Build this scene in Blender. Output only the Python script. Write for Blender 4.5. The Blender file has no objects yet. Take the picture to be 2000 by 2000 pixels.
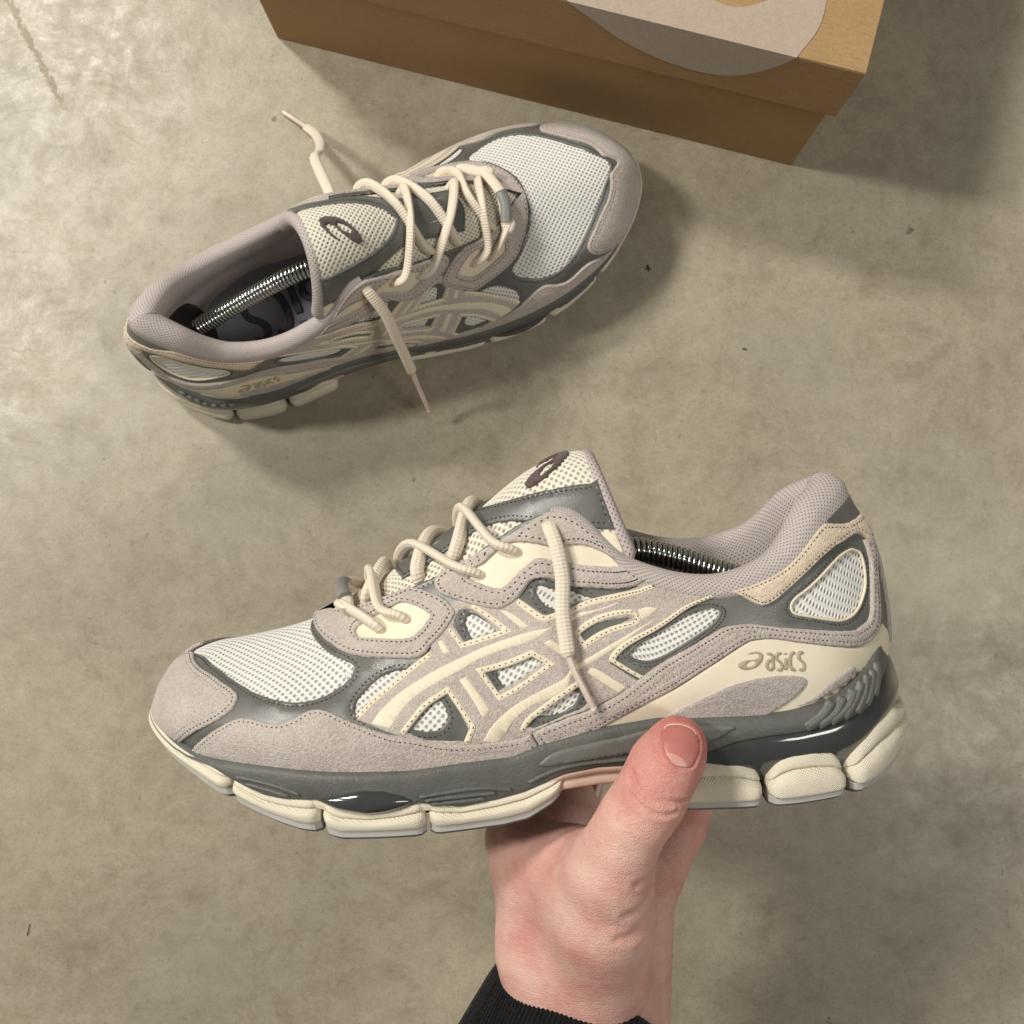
import bpy, bmesh, math, random
import numpy as np
from mathutils import Vector, Matrix
from mathutils.geometry import delaunay_2d_cdt

random.seed(7); RNG = np.random.default_rng(11)
scene = bpy.context.scene
COL = scene.collection

# ------------------------------------------------------------------ camera
CAM_H = 0.625
cam_d = bpy.data.cameras.new('camera'); cam = bpy.data.objects.new('camera', cam_d); COL.objects.link(cam)
cam_d.sensor_width = 36.0; cam_d.lens = 36.09; cam_d.clip_start = 0.02; cam_d.clip_end = 50
_r = Vector((0.99989, 0.0, -0.01496)); _u = Vector((0.00052, 0.99939, 0.0349)); _b = _r.cross(_u)
cam.matrix_world = Matrix(((_r.x, _u.x, _b.x, 0), (_r.y, _u.y, _b.y, 0), (_r.z, _u.z, _b.z, CAM_H), (0, 0, 0, 1)))
cam_d.dof.use_dof = True; cam_d.dof.focus_distance = 0.40; cam_d.dof.aperture_fstop = 32.0
scene.camera = cam

# ------------------------------------------------------------------ world and lamps (indoor ceiling lamps)
world = bpy.data.worlds.new('World'); scene.world = world; world.use_nodes = True
world.node_tree.nodes['Background'].inputs[0].default_value = (1.0, 0.96, 0.90, 1)
world.node_tree.nodes['Background'].inputs[1].default_value = 0.15
def ceiling_lamp(loc, target, sx, sy, power, col, rot=0.0):
    d = bpy.data.lights.new('ceiling_lamp', 'AREA'); d.shape = 'RECTANGLE'; d.size = sx; d.size_y = sy
    d.energy = power; d.color = col
    o = bpy.data.objects.new('ceiling_lamp', d); COL.objects.link(o); o.location = loc
    q = (Vector(target) - Vector(loc)).to_track_quat('-Z', 'Y')
    o.rotation_euler = (q.to_matrix() @ Matrix.Rotation(rot, 3, 'Z')).to_euler()
    return o
WARM = (1.0, 0.955, 0.875)
ceiling_lamp((-1.26, 1.36, 1.90), (0, 0.05, 0.1), 0.20, 0.40, 37, WARM, 0.5)
ceiling_lamp((-1.55, 0.56, 1.90), (0, 0.05, 0.1), 0.21, 0.36, 33, WARM, 0.3)
ceiling_lamp((1.45, -0.45, 2.20), (0, 0.0, 0.1), 0.45, 0.90, 18, WARM, 0.2)
scene.view_settings.view_transform = 'Standard'; scene.view_settings.look = 'None'
scene.view_settings.exposure = 0.0; scene.view_settings.gamma = 1.0
scene.render.engine = 'CYCLES'
scene.cycles.use_denoising = True
scene.cycles.max_bounces = 8

# ------------------------------------------------------------------ helpers
def link(name, data, parent=None):
    o = bpy.data.objects.new(name, data); COL.objects.link(o)
    if parent is not None: o.parent = parent
    return o
def mk(name, V, F, mat, parent=None, smooth=True, uv=None, weld=0.0, attr=None):
    me = bpy.data.meshes.new(name)
    me.from_pydata(np.asarray(V, float).tolist(), [], [list(map(int, f)) for f in F])
    if uv is not None:
        uvl = me.uv_layers.new(name='UVMap')
        li = np.empty(len(me.loops), int); me.loops.foreach_get('vertex_index', li)
        uvl.data.foreach_set('uv', np.asarray(uv, float)[li].ravel())
    if attr is not None:
        at_ = me.attributes.new(attr[0], 'FLOAT', 'POINT'); at_.data.foreach_set('value', np.asarray(attr[1], float))
    if weld > 0:
        bm = bmesh.new(); bm.from_mesh(me); bmesh.ops.remove_doubles(bm, verts=bm.verts, dist=weld); bm.to_mesh(me); bm.free()
    if smooth: me.polygons.foreach_set('use_smooth', [True] * len(me.polygons))
    me.materials.append(mat); me.update()
    return link(name, me, parent)
def thing(name, label, cat, group=None):
    o = link(name, None); o['label'] = label; o['category'] = cat
    if group: o['group'] = group
    return o
def grid_faces(n, m, wrap_n=False, wrap_m=False, flip=False):
    F = []
    for i in range(n if wrap_n else n - 1):
        for j in range(m if wrap_m else m - 1):
            a = i * m + j; b = ((i + 1) % n) * m + j; c = ((i + 1) % n) * m + (j + 1) % m; d = i * m + (j + 1) % m
            F.append((a, d, c, b) if flip else (a, b, c, d))
    return F
def crom(P, n, closed=False):
    """n samples per span through P"""
    P = np.asarray(P, float); k = len(P)
    t = np.linspace(0, 1, n, endpoint=False)[:, None]; out = []
    for i in range(k if closed else k - 1):
        if closed: p = [P[(i + q) % k] for q in (-1, 0, 1, 2)]
        else:
            p = [P[i - 1] if i else 2 * P[0] - P[1], P[i], P[i + 1], P[i + 2] if i + 2 < k else 2 * P[-1] - P[-2]]
        out.append(.5 * (2 * p[1] + (p[2] - p[0]) * t + (2 * p[0] - 5 * p[1] + 4 * p[2] - p[3]) * t * t + (3 * p[1] - p[0] - 3 * p[2] + p[3]) * t ** 3))
    if not closed: out.append(P[-1:])
    return np.concatenate(out)
def even(P, step):
    P = np.asarray(P, float); d = np.r_[0, np.cumsum(np.linalg.norm(np.diff(P, axis=0), axis=1))]
    n = max(2, int(round(d[-1] / step)) + 1); q = np.linspace(0, d[-1], n)
    return np.stack([np.interp(q, d, P[:, k]) for k in range(P.shape[1])], 1)
def tube(path, ra, rb=None, sides=14, step=0.0012, up=(0, 0, 1), ripple=0.0, ends=True):
    """swept oval tube; returns V,F,uv (v along the length in metres)"""
    P = even(crom(path, 12), step); n = len(P); rb = rb or ra
    T = np.gradient(P, axis=0); T /= np.linalg.norm(T, axis=1, keepdims=True)
    U = np.zeros_like(T); u = np.array(up, float)
    for i in range(n):
        u = u - T[i] * (u @ T[i]); u /= np.linalg.norm(u) + 1e-9; U[i] = u
    Wd = np.cross(T, U); th = np.linspace(0, 2 * np.pi, sides, endpoint=False)
    L = np.arange(n) * step; sc = np.ones(n)
    if ends:
        e = np.minimum(L, L[-1] - L) / (ra * .9); sc = np.sqrt(np.clip(1 - (1 - np.clip(e, 0, 1)) ** 2, .02, 1))
    sc = sc * (1 + ripple * np.sin(L * 2 * np.pi / .0016))
    V = P[:, None] + sc[:, None, None] * (ra * np.cos(th)[None, :, None] * Wd[:, None] + rb * np.sin(th)[None, :, None] * U[:, None])
    uv = np.stack([np.broadcast_to(th / 6.283, (n, sides)), np.broadcast_to(L[:, None], (n, sides))], -1)
    F = grid_faces(n, sides, wrap_m=True); F += [tuple(range(sides))[::-1], tuple((n - 1) * sides + k for k in range(sides))]
    return V.reshape(-1, 3), F, uv.reshape(-1, 2)
def box_mesh(bm, x0, x1, y0, y1, z0, z1):
    m = Matrix.Translation(((x0 + x1) / 2, (y0 + y1) / 2, (z0 + z1) / 2)) @ Matrix.Diagonal((x1 - x0, y1 - y0, z1 - z0, 1))
    bmesh.ops.create_cube(bm, size=1.0, matrix=m)
def bm_obj(name, bm, mat, parent=None, bevel=0.0, seg=2, smooth=False):
    if bevel: bmesh.ops.bevel(bm, geom=bm.edges[:], offset=bevel, segments=seg, affect='EDGES', profile=.7)
    me = bpy.data.meshes.new(name); bm.to_mesh(me); bm.free(); me.materials.append(mat)
    if smooth: me.polygons.foreach_set('use_smooth', [True] * len(me.polygons))
    return link(name, me, parent)

# ------------------------------------------------------------------ materials
class NB:
    def __init__(s, name):
        s.m = bpy.data.materials.new(name); s.m.use_nodes = True; s.t = s.m.node_tree
        s.b = s.t.nodes['Principled BSDF']
    def n(s, typ, ins=None, **props):
        nd = s.t.nodes.new('ShaderNode' + typ)
        for k, v in props.items(): setattr(nd, k, v)
        for k, v in (ins or {}).items(): s.put(nd.inputs[k], v)
        return nd
    def put(s, sock, v):
        if isinstance(v, bpy.types.NodeSocket): s.t.links.new(v, sock)
        elif isinstance(v, bpy.types.Node): s.t.links.new(v.outputs[0], sock)
        else: sock.default_value = (*v, 1) if isinstance(v, tuple) and len(v) == 3 and sock.type == 'RGBA' else v
    def math(s, op, a, b=0.0, c=None):
        nd = s.n('Math', {0: a, 1: b}, operation=op)
        if c is not None: s.put(nd.inputs[2], c)
        return nd.outputs[0]
    def ramp(s, f, stops):
        nd = s.n('ValToRGB', {0: f}); el = nd.color_ramp.elements
        while len(el) < len(stops): el.new(.5)
        for e, (p, c) in zip(el, stops): e.position = p; e.color = (*c, 1) if len(c) == 3 else c
        return nd.outputs[0]
    def rng(s, f, a, b, c=0.0, d=1.0):
        return s.n('MapRange', {0: f, 1: a, 2: b, 3: c, 4: d}).outputs[0]
    def mix(s, f, a, b, mode='MIX'):
        nd = s.n('MixRGB', {0: f, 1: a, 2: b}, blend_type=mode); return nd.outputs[0]
    def noise(s, co, scale, det=2.0, rough=.5):
        return s.n('TexNoise', {'Vector': co, 'Scale': scale, 'Detail': det, 'Roughness': rough}).outputs[0]
    def obj(s): return s.n('TexCoord').outputs['Object']
    def uv(s): return s.n('UVMap').outputs[0]
    def bump(s, h, dist, strength=1.0, prev=None):
        ins = {'Height': h, 'Distance': dist, 'Strength': strength}
        if prev is not None: ins['Normal'] = prev
        return s.n('Bump', ins).outputs[0]
    def out(s, **k):
        for key, v in k.items(): s.put(s.b.inputs[key.replace('_', ' ')], v)
        return s.m
def C(r, g, b):
    f = lambda v: (v / 255 / 12.92) if v <= 10 else ((v / 255 + .055) / 1.055) ** 2.4
    return (f(r), f(g), f(b))

def suede(name, c1, c2, grain=1500, bump=.0006):
    k = NB(name); co = k.obj()
    n1 = k.noise(co, grain, 3, .7); n2 = k.noise(k.n('Mapping', {'Vector': co, 'Scale': (55.0, 55.0, 90.0)}), 1.0, 4, .6); n3 = k.noise(co, grain * .5, 2, .6)
    f = k.math('ADD', k.math('MULTIPLY', k.rng(n1, .34, .66), .33), k.math('ADD', k.math('MULTIPLY', k.rng(n3, .34, .66), .35), k.math('MULTIPLY', k.rng(n2, .3, .7), .32)))
    col = k.mix(f, c1, c2)
    h = k.math('ADD', n1, k.math('MULTIPLY', n3, .8))
    return k.out(Base_Color=col, Roughness=.95, Normal=k.bump(h, bump, .9), Sheen_Weight=.25, Sheen_Roughness=.6, Specular_IOR_Level=.15)
def leather(name, c, rough=.45, grain=1800, bump=.00012, var=.12):
    k = NB(name); co = k.obj(); n1 = k.noise(co, grain, 3, .6); n2 = k.noise(co, 90, 3)
    col = k.mix(k.rng(n2, .3, .7), tuple(v * (1 - var) for v in c), tuple(min(1, v * (1 + var)) for v in c))
    return k.out(Base_Color=col, Roughness=k.rng(n2, .3, .7, rough - .06, rough + .1), Normal=k.bump(n1, bump, .7))
def textile(name, c, hole, pu, pv, r=.33, rough=.85, bump=.0006, soft=.12, fuzz=.10):
    k = NB(name); sp = k.n('SeparateXYZ', {0: k.uv()})
    u = k.math('DIVIDE', sp.outputs[0], pu); v = k.math('DIVIDE', sp.outputs[1], pv)
    row = k.math('FLOOR', v); off = k.math('MULTIPLY', k.math('MODULO', k.math('ABSOLUTE', row), 2.0), .5)
    fu = k.math('SUBTRACT', k.math('FRACT', k.math('ADD', u, off)), .5); fv = k.math('SUBTRACT', k.math('FRACT', v), .5)
    asp = pu / (2 * pv)
    fu2 = k.math('MULTIPLY', fu, 2.0 * asp / max(asp, 1)); d = k.math('SQRT', k.math('ADD', k.math('POWER', k.math('ABSOLUTE', fu2), 2.0), k.math('POWER', k.math('ABSOLUTE', fv), 2.0)))
    hm = k.rng(d, r + soft, r - soft); hm.node.interpolation_type = 'SMOOTHSTEP'
    n1 = k.noise(k.obj(), 900, 2)
    cc = k.mix(k.rng(n1, .3, .7), tuple(x * (1 - fuzz) for x in c), c)
    col = k.mix(hm, cc, hole)
    h = k.math('ADD', k.math('SUBTRACT', 1.0, hm), k.math('MULTIPLY', k.noise(k.obj(), 2500, 2), .25))
    return k.out(Base_Color=col, Roughness=rough, Normal=k.bump(h, bump, .8), Specular_IOR_Level=.25)

M = {}
M['suede'] = suede('mauve_suede', C(168, 157, 149), C(212, 202, 193))
M['suede_heel'] = suede('cream_suede', C(206, 188, 164), C(242, 224, 200))
M['velvet'] = suede('mauve_flock', C(148, 138, 134), C(204, 194, 188), 1800)
M['grey'] = leather('grey_leather', C(98, 99, 95), .30)
M['cream'] = leather('cream_synthetic', C(224, 214, 191), .55, 1500, .00006, .04)
M['cream_edge'] = leather('cream_trim', C(224, 213, 189), .65, 1200, .00015, .08)
M['mesh'] = textile('white_mesh', C(230, 229, 224), C(168, 166, 160), .0031, .00155, .37, .85, .0003, .12)
M['mesh_tongue'] = textile('cream_mesh', C(230, 225, 210), C(168, 160, 144), .0031, .0016, .37, .85, .0003, .12)
M['knit'] = textile('mauve_knit', C(192, 182, 178), C(132, 123, 120), .00215, .0011, .24, .9, .0004, .2)
M['thread'] = leather('brown_thread', C(58, 50, 46), .8)
M['foam'] = None
def foam():
    k = NB('cream_foam'); co = k.obj()
    v = k.n('TexVoronoi', {'Vector': co, 'Scale': 620.0}, feature='DISTANCE_TO_EDGE').outputs[0]
    n = k.noise(co, 600, 3); n2 = k.noise(co, 70, 3)
    sp = k.n('SeparateXYZ', {0: co}); q = 2 * math.pi / .0023
    a1 = k.math('SINE', k.math('MULTIPLY', k.math('ADD', sp.outputs[0], k.math('MULTIPLY', sp.outputs[2], 1.3)), q)); a2 = k.math('SINE', k.math('MULTIPLY', k.math('SUBTRACT', k.math('MULTIPLY', sp.outputs[0], .6), k.math('MULTIPLY', sp.outputs[2], 1.5)), q))
    h = k.math('ADD', k.math('MULTIPLY', k.math('MINIMUM', k.math('ABSOLUTE', a1), k.math('ABSOLUTE', a2)), k.rng(n2, .35, .6, .3, 1.3)), k.math('MULTIPLY', n, .5))
    col = k.mix(k.rng(n2, .3, .7), C(216, 208, 186), C(230, 223, 203))
    return k.out(Base_Color=col, Roughness=.62, Normal=k.bump(h, .0004, .6))
M['foam'] = foam()
M['midsole'] = leather('grey_midsole', C(92, 93, 89), .5, 700, .0005, .10)
M['midsole_light'] = leather('grey_midsole_plate', C(108, 109, 104), .45, 1400, .0002, .08)
def gel():
    k = NB('smoke_gel'); n = k.noise(k.obj(), 120, 2)
    return k.out(Base_Color=k.mix(n, C(54, 57, 58), C(74, 77, 77)), Roughness=.12, Coat_Weight=.8, Coat_Roughness=.09, Transmission_Weight=.15, IOR=1.45)
M['gel'] = gel()
M['rubber'] = leather('light_grey_rubber', C(176, 174, 168), .5, 700, .0002, .06)
M['rubber_dark'] = leather('dark_grey_rubber', C(104, 106, 106), .55, 700, .0002, .06)
M['shank'] = leather('pinkish_plastic', C(196, 168, 152), .25, 300, .0001, .1)
def lace_mat():
    k = NB('cream_lace'); sp = k.n('SeparateXYZ', {0: k.uv()})
    w = k.math('SINE', k.math('MULTIPLY', sp.outputs[1], 2 * math.pi / .0014)); w2 = k.math('SINE', k.math('MULTIPLY', sp.outputs[0], 2 * math.pi * 9))
    h = k.math('ADD', w, k.math('MULTIPLY', w2, .5)); n = k.noise(k.obj(), 1500, 2)
    col = k.mix(k.rng(h, -1.4, 1.2), C(220, 208, 188), C(232, 222, 204))
    return k.out(Base_Color=col, Roughness=.85, Normal=k.bump(k.math('ADD', h, n), .00014, .6), Sheen_Weight=.15)
M['lace'] = lace_mat()
M['aglet'] = leather('aglet_plastic', C(216, 200, 186), .25, 500, .0001, .05)
M['sleeve_clip'] = leather('grey_clip', C(136, 136, 132), .4)
M['embroidery'] = suede('brown_embroidery', C(66, 52, 50), C(112, 94, 90), 2200, .0005)
M['print'] = leather('logo_print', C(168, 156, 132), .5, 1500, .00005, .05)
k = NB('steel_spring'); M['steel'] = k.out(Base_Color=C(196, 200, 196), Metallic=1.0, Roughness=.16)
M['black_plastic'] = leather('black_plastic', C(26, 25, 25), .45, 400, .0001)
M['insole'] = textile('dark_insole', C(128, 129, 136), C(102, 103, 110), .0016, .0008, .25, .9, .0002, .2)
M['insole_print'] = leather('insole_print', C(52, 52, 58), .7)

# ------------------------------------------------------------------ floor
def concrete():
    k = NB('polished_concrete'); co = k.obj()
    w = k.n('VectorMath', {0: co, 1: k.n('VectorMath', {0: k.n('TexNoise', {'Vector': co, 'Scale': 11.0, 'Detail': 4.0}).outputs[1], 1: (.06, .06, .06)}, operation='MULTIPLY')}, operation='ADD')
    big = k.noise(co, 3.4, 4, .55); mid = k.noise(w, 16, 6, .62); fine = k.noise(w, 85, 5, .65); grain = k.noise(co, 750, 3, .6)
    c1 = k.ramp(big, [(.32, C(150, 140, 119)), (.5, C(162, 152, 130)), (.68, C(172, 161, 138))])
    c2 = k.ramp(mid, [(.28, C(136, 126, 105)), (.5, C(161, 151, 130)), (.74, C(180, 170, 148))])
    col = k.mix(.55, c1, c2)
    col = k.mix(.36, col, k.ramp(fine, [(.25, C(120, 110, 92)), (.5, C(160, 152, 134)), (.78, C(186, 179, 160))]), 'MIX')
    col = k.mix(k.rng(grain, .48, .72, 0, .34), col, C(112, 102, 84)); grit = k.noise(co, 320, 4, .7); col = k.mix(k.rng(grit, .56, .72, 0, .4), col, C(104, 94, 76)); col = k.mix(k.rng(grit, .44, .30, 0, .3), col, C(190, 183, 166))
    g = k.noise(co, 6.5, 3); col = k.mix(k.rng(g, .48, .72, 0, .45), col, C(152, 149, 132))
    smudge = k.noise(w, 24, 5, .7); col = k.mix(k.rng(smudge, .54, .72, 0, .42), col, C(114, 102, 84))
    # specks and pits with irregular outlines, clustered
    wob = k.n('VectorMath', {0: co, 1: k.n('VectorMath', {0: k.n('TexNoise', {'Vector': co, 'Scale': 300.0, 'Detail': 3.0}).outputs[1], 1: (.010, .010, .010)}, operation='MULTIPLY')}, operation='ADD')
    clus = k.rng(k.noise(co, 9, 3), .42, .6, .25, 1.0)
    for sc, thr, st, keep in ((20, .055, .85, .66), (48, .08, .75, .60), (120, .13, .6, .52), (260, .18, .55, .45), (520, .22, .45, .45)):
        vn = k.n('TexVoronoi', {'Vector': wob, 'Scale': float(sc)}, feature='F1')
        kp = k.math('GREATER_THAN', k.n('SeparateColor', {0: vn.outputs['Color']}).outputs[0], keep)
        m = k.math('MULTIPLY', k.math('MULTIPLY', k.rng(vn.outputs['Distance'], thr, thr * .3, 0, st), kp), clus)
        col = k.mix(m, col, C(66, 55, 40))
    # a dull drag mark across the polish
    sp = k.n('SeparateXYZ', {0: wob}); ax_, ay_ = -.318, .345; dx_, dy_ = .466, -.885
    px_ = k.math('SUBTRACT', sp.outputs[0], ax_); py_ = k.math('SUBTRACT', sp.outputs[1], ay_)
    along = k.math('ADD', k.math('MULTIPLY', px_, dx_), k.math('MULTIPLY', py_, dy_)); across = k.math('ABSOLUTE', k.math('SUBTRACT', k.math('MULTIPLY', px_, dy_), k.math('MULTIPLY', py_, dx_)))
    drag = k.math('MULTIPLY', k.rng(across, .0022, .0012), k.math('MULTIPLY', k.rng(along, .078, .070), k.math('GREATER_THAN', along, -.2)))
    # scuffed polish: the sealer is worn in blotches and fine scratches
    scr = k.n('TexNoise', {'Vector': k.n('Mapping', {'Vector': w, 'Rotation': (0, 0, .6), 'Scale': (10.0, 420.0, 1.0)}), 'Scale': 1.0, 'Detail': 2.0}).outputs[0]
    wear = k.noise(w, 60, 6, .75)
    rgh = k.math('ADD', k.math('MULTIPLY', drag, .3), k.math('ADD', k.rng(wear, .35, .68, .32, .56), k.math('MULTIPLY', k.rng(scr, .6, .75), .10)))
    h = k.math('ADD', k.math('MULTIPLY', grain, .35), k.math('MULTIPLY', wear, .5))
    return k.out(Base_Color=col, Roughness=rgh, Normal=k.bump(h, .0007, .25), Specular_IOR_Level=.5)
M['concrete'] = concrete()
fl = mk('floor', [(-4, -4, 0), (4, -4, 0), (4, 4, 0), (-4, 4, 0)], [(0, 1, 2, 3)], M['concrete'], smooth=False)
fl['kind'] = 'structure'

# ------------------------------------------------------------------ shoe box
def cardboard():
    k = NB('kraft_cardboard'); co = k.obj(); n1 = k.noise(co, 700, 3, .7); n2 = k.noise(co, 25, 3)
    fib = k.n('TexNoise', {'Vector': k.n('Mapping', {'Vector': co, 'Scale': (160.0, 1500.0, 1500.0)}), 'Scale': 1.0, 'Detail': 2.0}).outputs[0]
    f = k.math('ADD', k.math('MULTIPLY', n1, .5), k.math('MULTIPLY', fib, .5))
    col = k.mix(k.rng(f, .3, .7), C(152, 120, 82), C(184, 150, 108)); col = k.mix(k.rng(n2, .3, .7, 0, .25), col, C(142, 110, 74))
    return k.out(Base_Color=col, Roughness=.85, Normal=k.bump(f, .0002, .5))
M['card'] = cardboard()
M['card_print'] = suede('box_print', C(166, 150, 134), C(184, 168, 151), 900, .0001)
bx = thing('shoe_box', 'brown cardboard shoe box with loose lid and large pale swirl print', 'shoe box')
bx.location = (-0.1551, 0.3164, 0.0); bx.rotation_euler = (0, 0, math.atan2(0.2344 - 0.3164, 0.162 + 0.1551))
BL, BD, BH, BZ = 0.3275, 0.215, 0.0772, 0.1275
bm = bmesh.new(); box_mesh(bm, 0, BL, 0, BD, 0, BZ - .003)
bm_obj('box_body', bm, M['card'], bx, .0012, 2)
lid = link('lid', None, bx)
t = .001
def lid_panel(nm, *a):
    b_ = bmesh.new(); box_mesh(b_, *a); return bm_obj(nm, b_, M['card'], lid, .0006, 2)
lx0, lx1, ly0, ly1 = -.004, BL + .0045, -.0012, BD + .004
lid_panel('lid_top', lx0, lx1, ly0, ly1, BZ - t, BZ)
lid_panel('lid_front', lx0, lx1, ly0 - .0003, ly0 + t, BH, BZ - t + .0003)
lid_panel('lid_back', lx0, lx1, ly1 - t, ly1 + .0003, BH, BZ - t + .0003)
lid_panel('lid_side', lx0 - .0003, lx0 + t, ly0 + t + .0002, ly1 - t - .0002, BH, BZ - t + .0003)
lid_panel('lid_side', lx1 - t, lx1 + .0003, ly0 + t + .0002, ly1 - t - .0002, BH, BZ - t + .0003)
# printed swirl: wraps from the lid top over the front edge (flat unfolded shape folded at the edge)
def inside(P, loops):
    P = np.asarray(P, float); c = np.zeros(len(P), bool)
    for L in loops:
        A = np.asarray(L, float); Bq = np.roll(A, -1, 0)
        for s in range(0, len(P), 4000):
            x, y = P[s:s + 4000, 0, None], P[s:s + 4000, 1, None]
            cond = (A[None, :, 1] > y) != (Bq[None, :, 1] > y)
            dy = Bq[:, 1] - A[:, 1]; dy = np.where(dy == 0, 1e-12, dy)
            xi = A[None, :, 0] + (y - A[None, :, 1]) * ((Bq[:, 0] - A[:, 0]) / dy)[None]
            c[s:s + 4000] ^= (np.sum(cond & (x < xi), 1) % 2 == 1)
    return c
def cdt(P, edges):
    r = delaunay_2d_cdt([Vector(p) for p in np.asarray(P, float).tolist()], [tuple(map(int, e)) for e in edges], [], 0, 1e-7)
    return np.array([tuple(v) for v in r[0]]), np.array([tuple(f) for f in r[2] if len(f) == 3], int)
def swirl_print():
    o = crom([(.1793, .002), (.1976, -.0135), (.2144, -.0261), (.2386, -.0352), (.2603, -.0361), (.2765, -.0288), (.2902, -.0126), (.2994, .0046), (.3043, .0179), (.3039, .0331), (.298, .052), (.282, .07), (.255, .08), (.225, .078), (.195, .066), (.172, .046), (.166, .022)], 10, True)
    i = crom([(.2457, .0186), (.263, .0168), (.2803, .0272), (.283, .04), (.272, .052), (.25, .056), (.225, .05), (.212, .038), (.225, .026)], 8, True)
    P = np.concatenate([o, i, [(.15, 0), (.33, 0)]]); n, m = len(o), len(i)
    E = [(k, (k + 1) % n) for k in range(n)] + [(n + k, n + (k + 1) % m) for k in range(m)] + [(n + m, n + m + 1)]
    V, F = cdt(P, E); F = F[inside(V[F].mean(1), [o, i])]
    W = np.where(V[:, 1:2] >= -1e-9, np.stack([V[:, 0], ly0 + V[:, 1], np.full(len(V), BZ + .00035)], 1), np.stack([V[:, 0], np.full(len(V), ly0 - .00065), BZ + V[:, 1]], 1))
    on = np.abs(V[:, 1]) < 1e-7; W[on] = np.stack([V[on, 0], np.full(on.sum(), ly0 - .0006), np.full(on.sum(), BZ + .0003)], 1)
    return mk('printed_swirl', W, F, M['card_print'], lid, smooth=False)
swirl_print()
# ------------------------------------------------------------------ panels laid on a curved surface
def seg_dist(P, A, Bq):
    out = np.full(len(P), 1e9)
    d = Bq - A; L2 = (d * d).sum(1) + 1e-18
    for s in range(0, len(P), 3000):
        p = P[s:s + 3000]
        t = np.clip(((p[:, None] - A[None]) * d[None]).sum(2) / L2[None], 0, 1)
        q = A[None] + t[..., None] * d[None] - p[:, None]
        out[s:s + 3000] = np.sqrt((q * q).sum(2).min(1))
    return out
def smooth_loop(L, step, sharp=55):
    """round a traced loop but keep its sharp corners"""
    L = np.asarray(L, float); n = len(L)
    d1 = L - np.roll(L, 1, 0); d2 = np.roll(L, -1, 0) - L
    ang = np.degrees(np.abs((np.arctan2(d2[:, 1], d2[:, 0]) - np.arctan2(d1[:, 1], d1[:, 0]) + np.pi) % (2 * np.pi) - np.pi))
    cor = ang > sharp; out = []
    for i in range(n):
        p0, p1, p2, p3 = L[i - 1], L[i], L[(i + 1) % n], L[(i + 2) % n]
        if cor[i]: p0 = 2 * p1 - p2
        if cor[(i + 1) % n]: p3 = 2 * p2 - p1
        k = max(1, int(round(np.linalg.norm(p2 - p1) / step))); t = (np.arange(k) / k)[:, None]
        out.append(.5 * (2 * p1 + (p2 - p0) * t + (2 * p0 - 5 * p1 + 4 * p2 - p3) * t * t + (3 * p1 - p0 - 3 * p2 + p3) * t ** 3))
    return np.concatenate(out)
def inset_loop(L, d, loops):
    T = np.roll(L, -1, 0) - np.roll(L, 1, 0); T /= np.linalg.norm(T, axis=1, keepdims=True) + 1e-12
    N = np.stack([-T[:, 1], T[:, 0]], 1)
    test = inside(L + N * 1e-5, loops)
    N[~test] *= -1
    return L + N * d
class Surf:
    """P(u,v), N(u,v) with an approximately isometric chart iso/uniso (metres)"""
    def __init__(s, P, N, iso, uniso, seam=None): s.P, s.N, s.iso, s.uniso, s.seam = P, N, iso, uniso, seam
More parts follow.
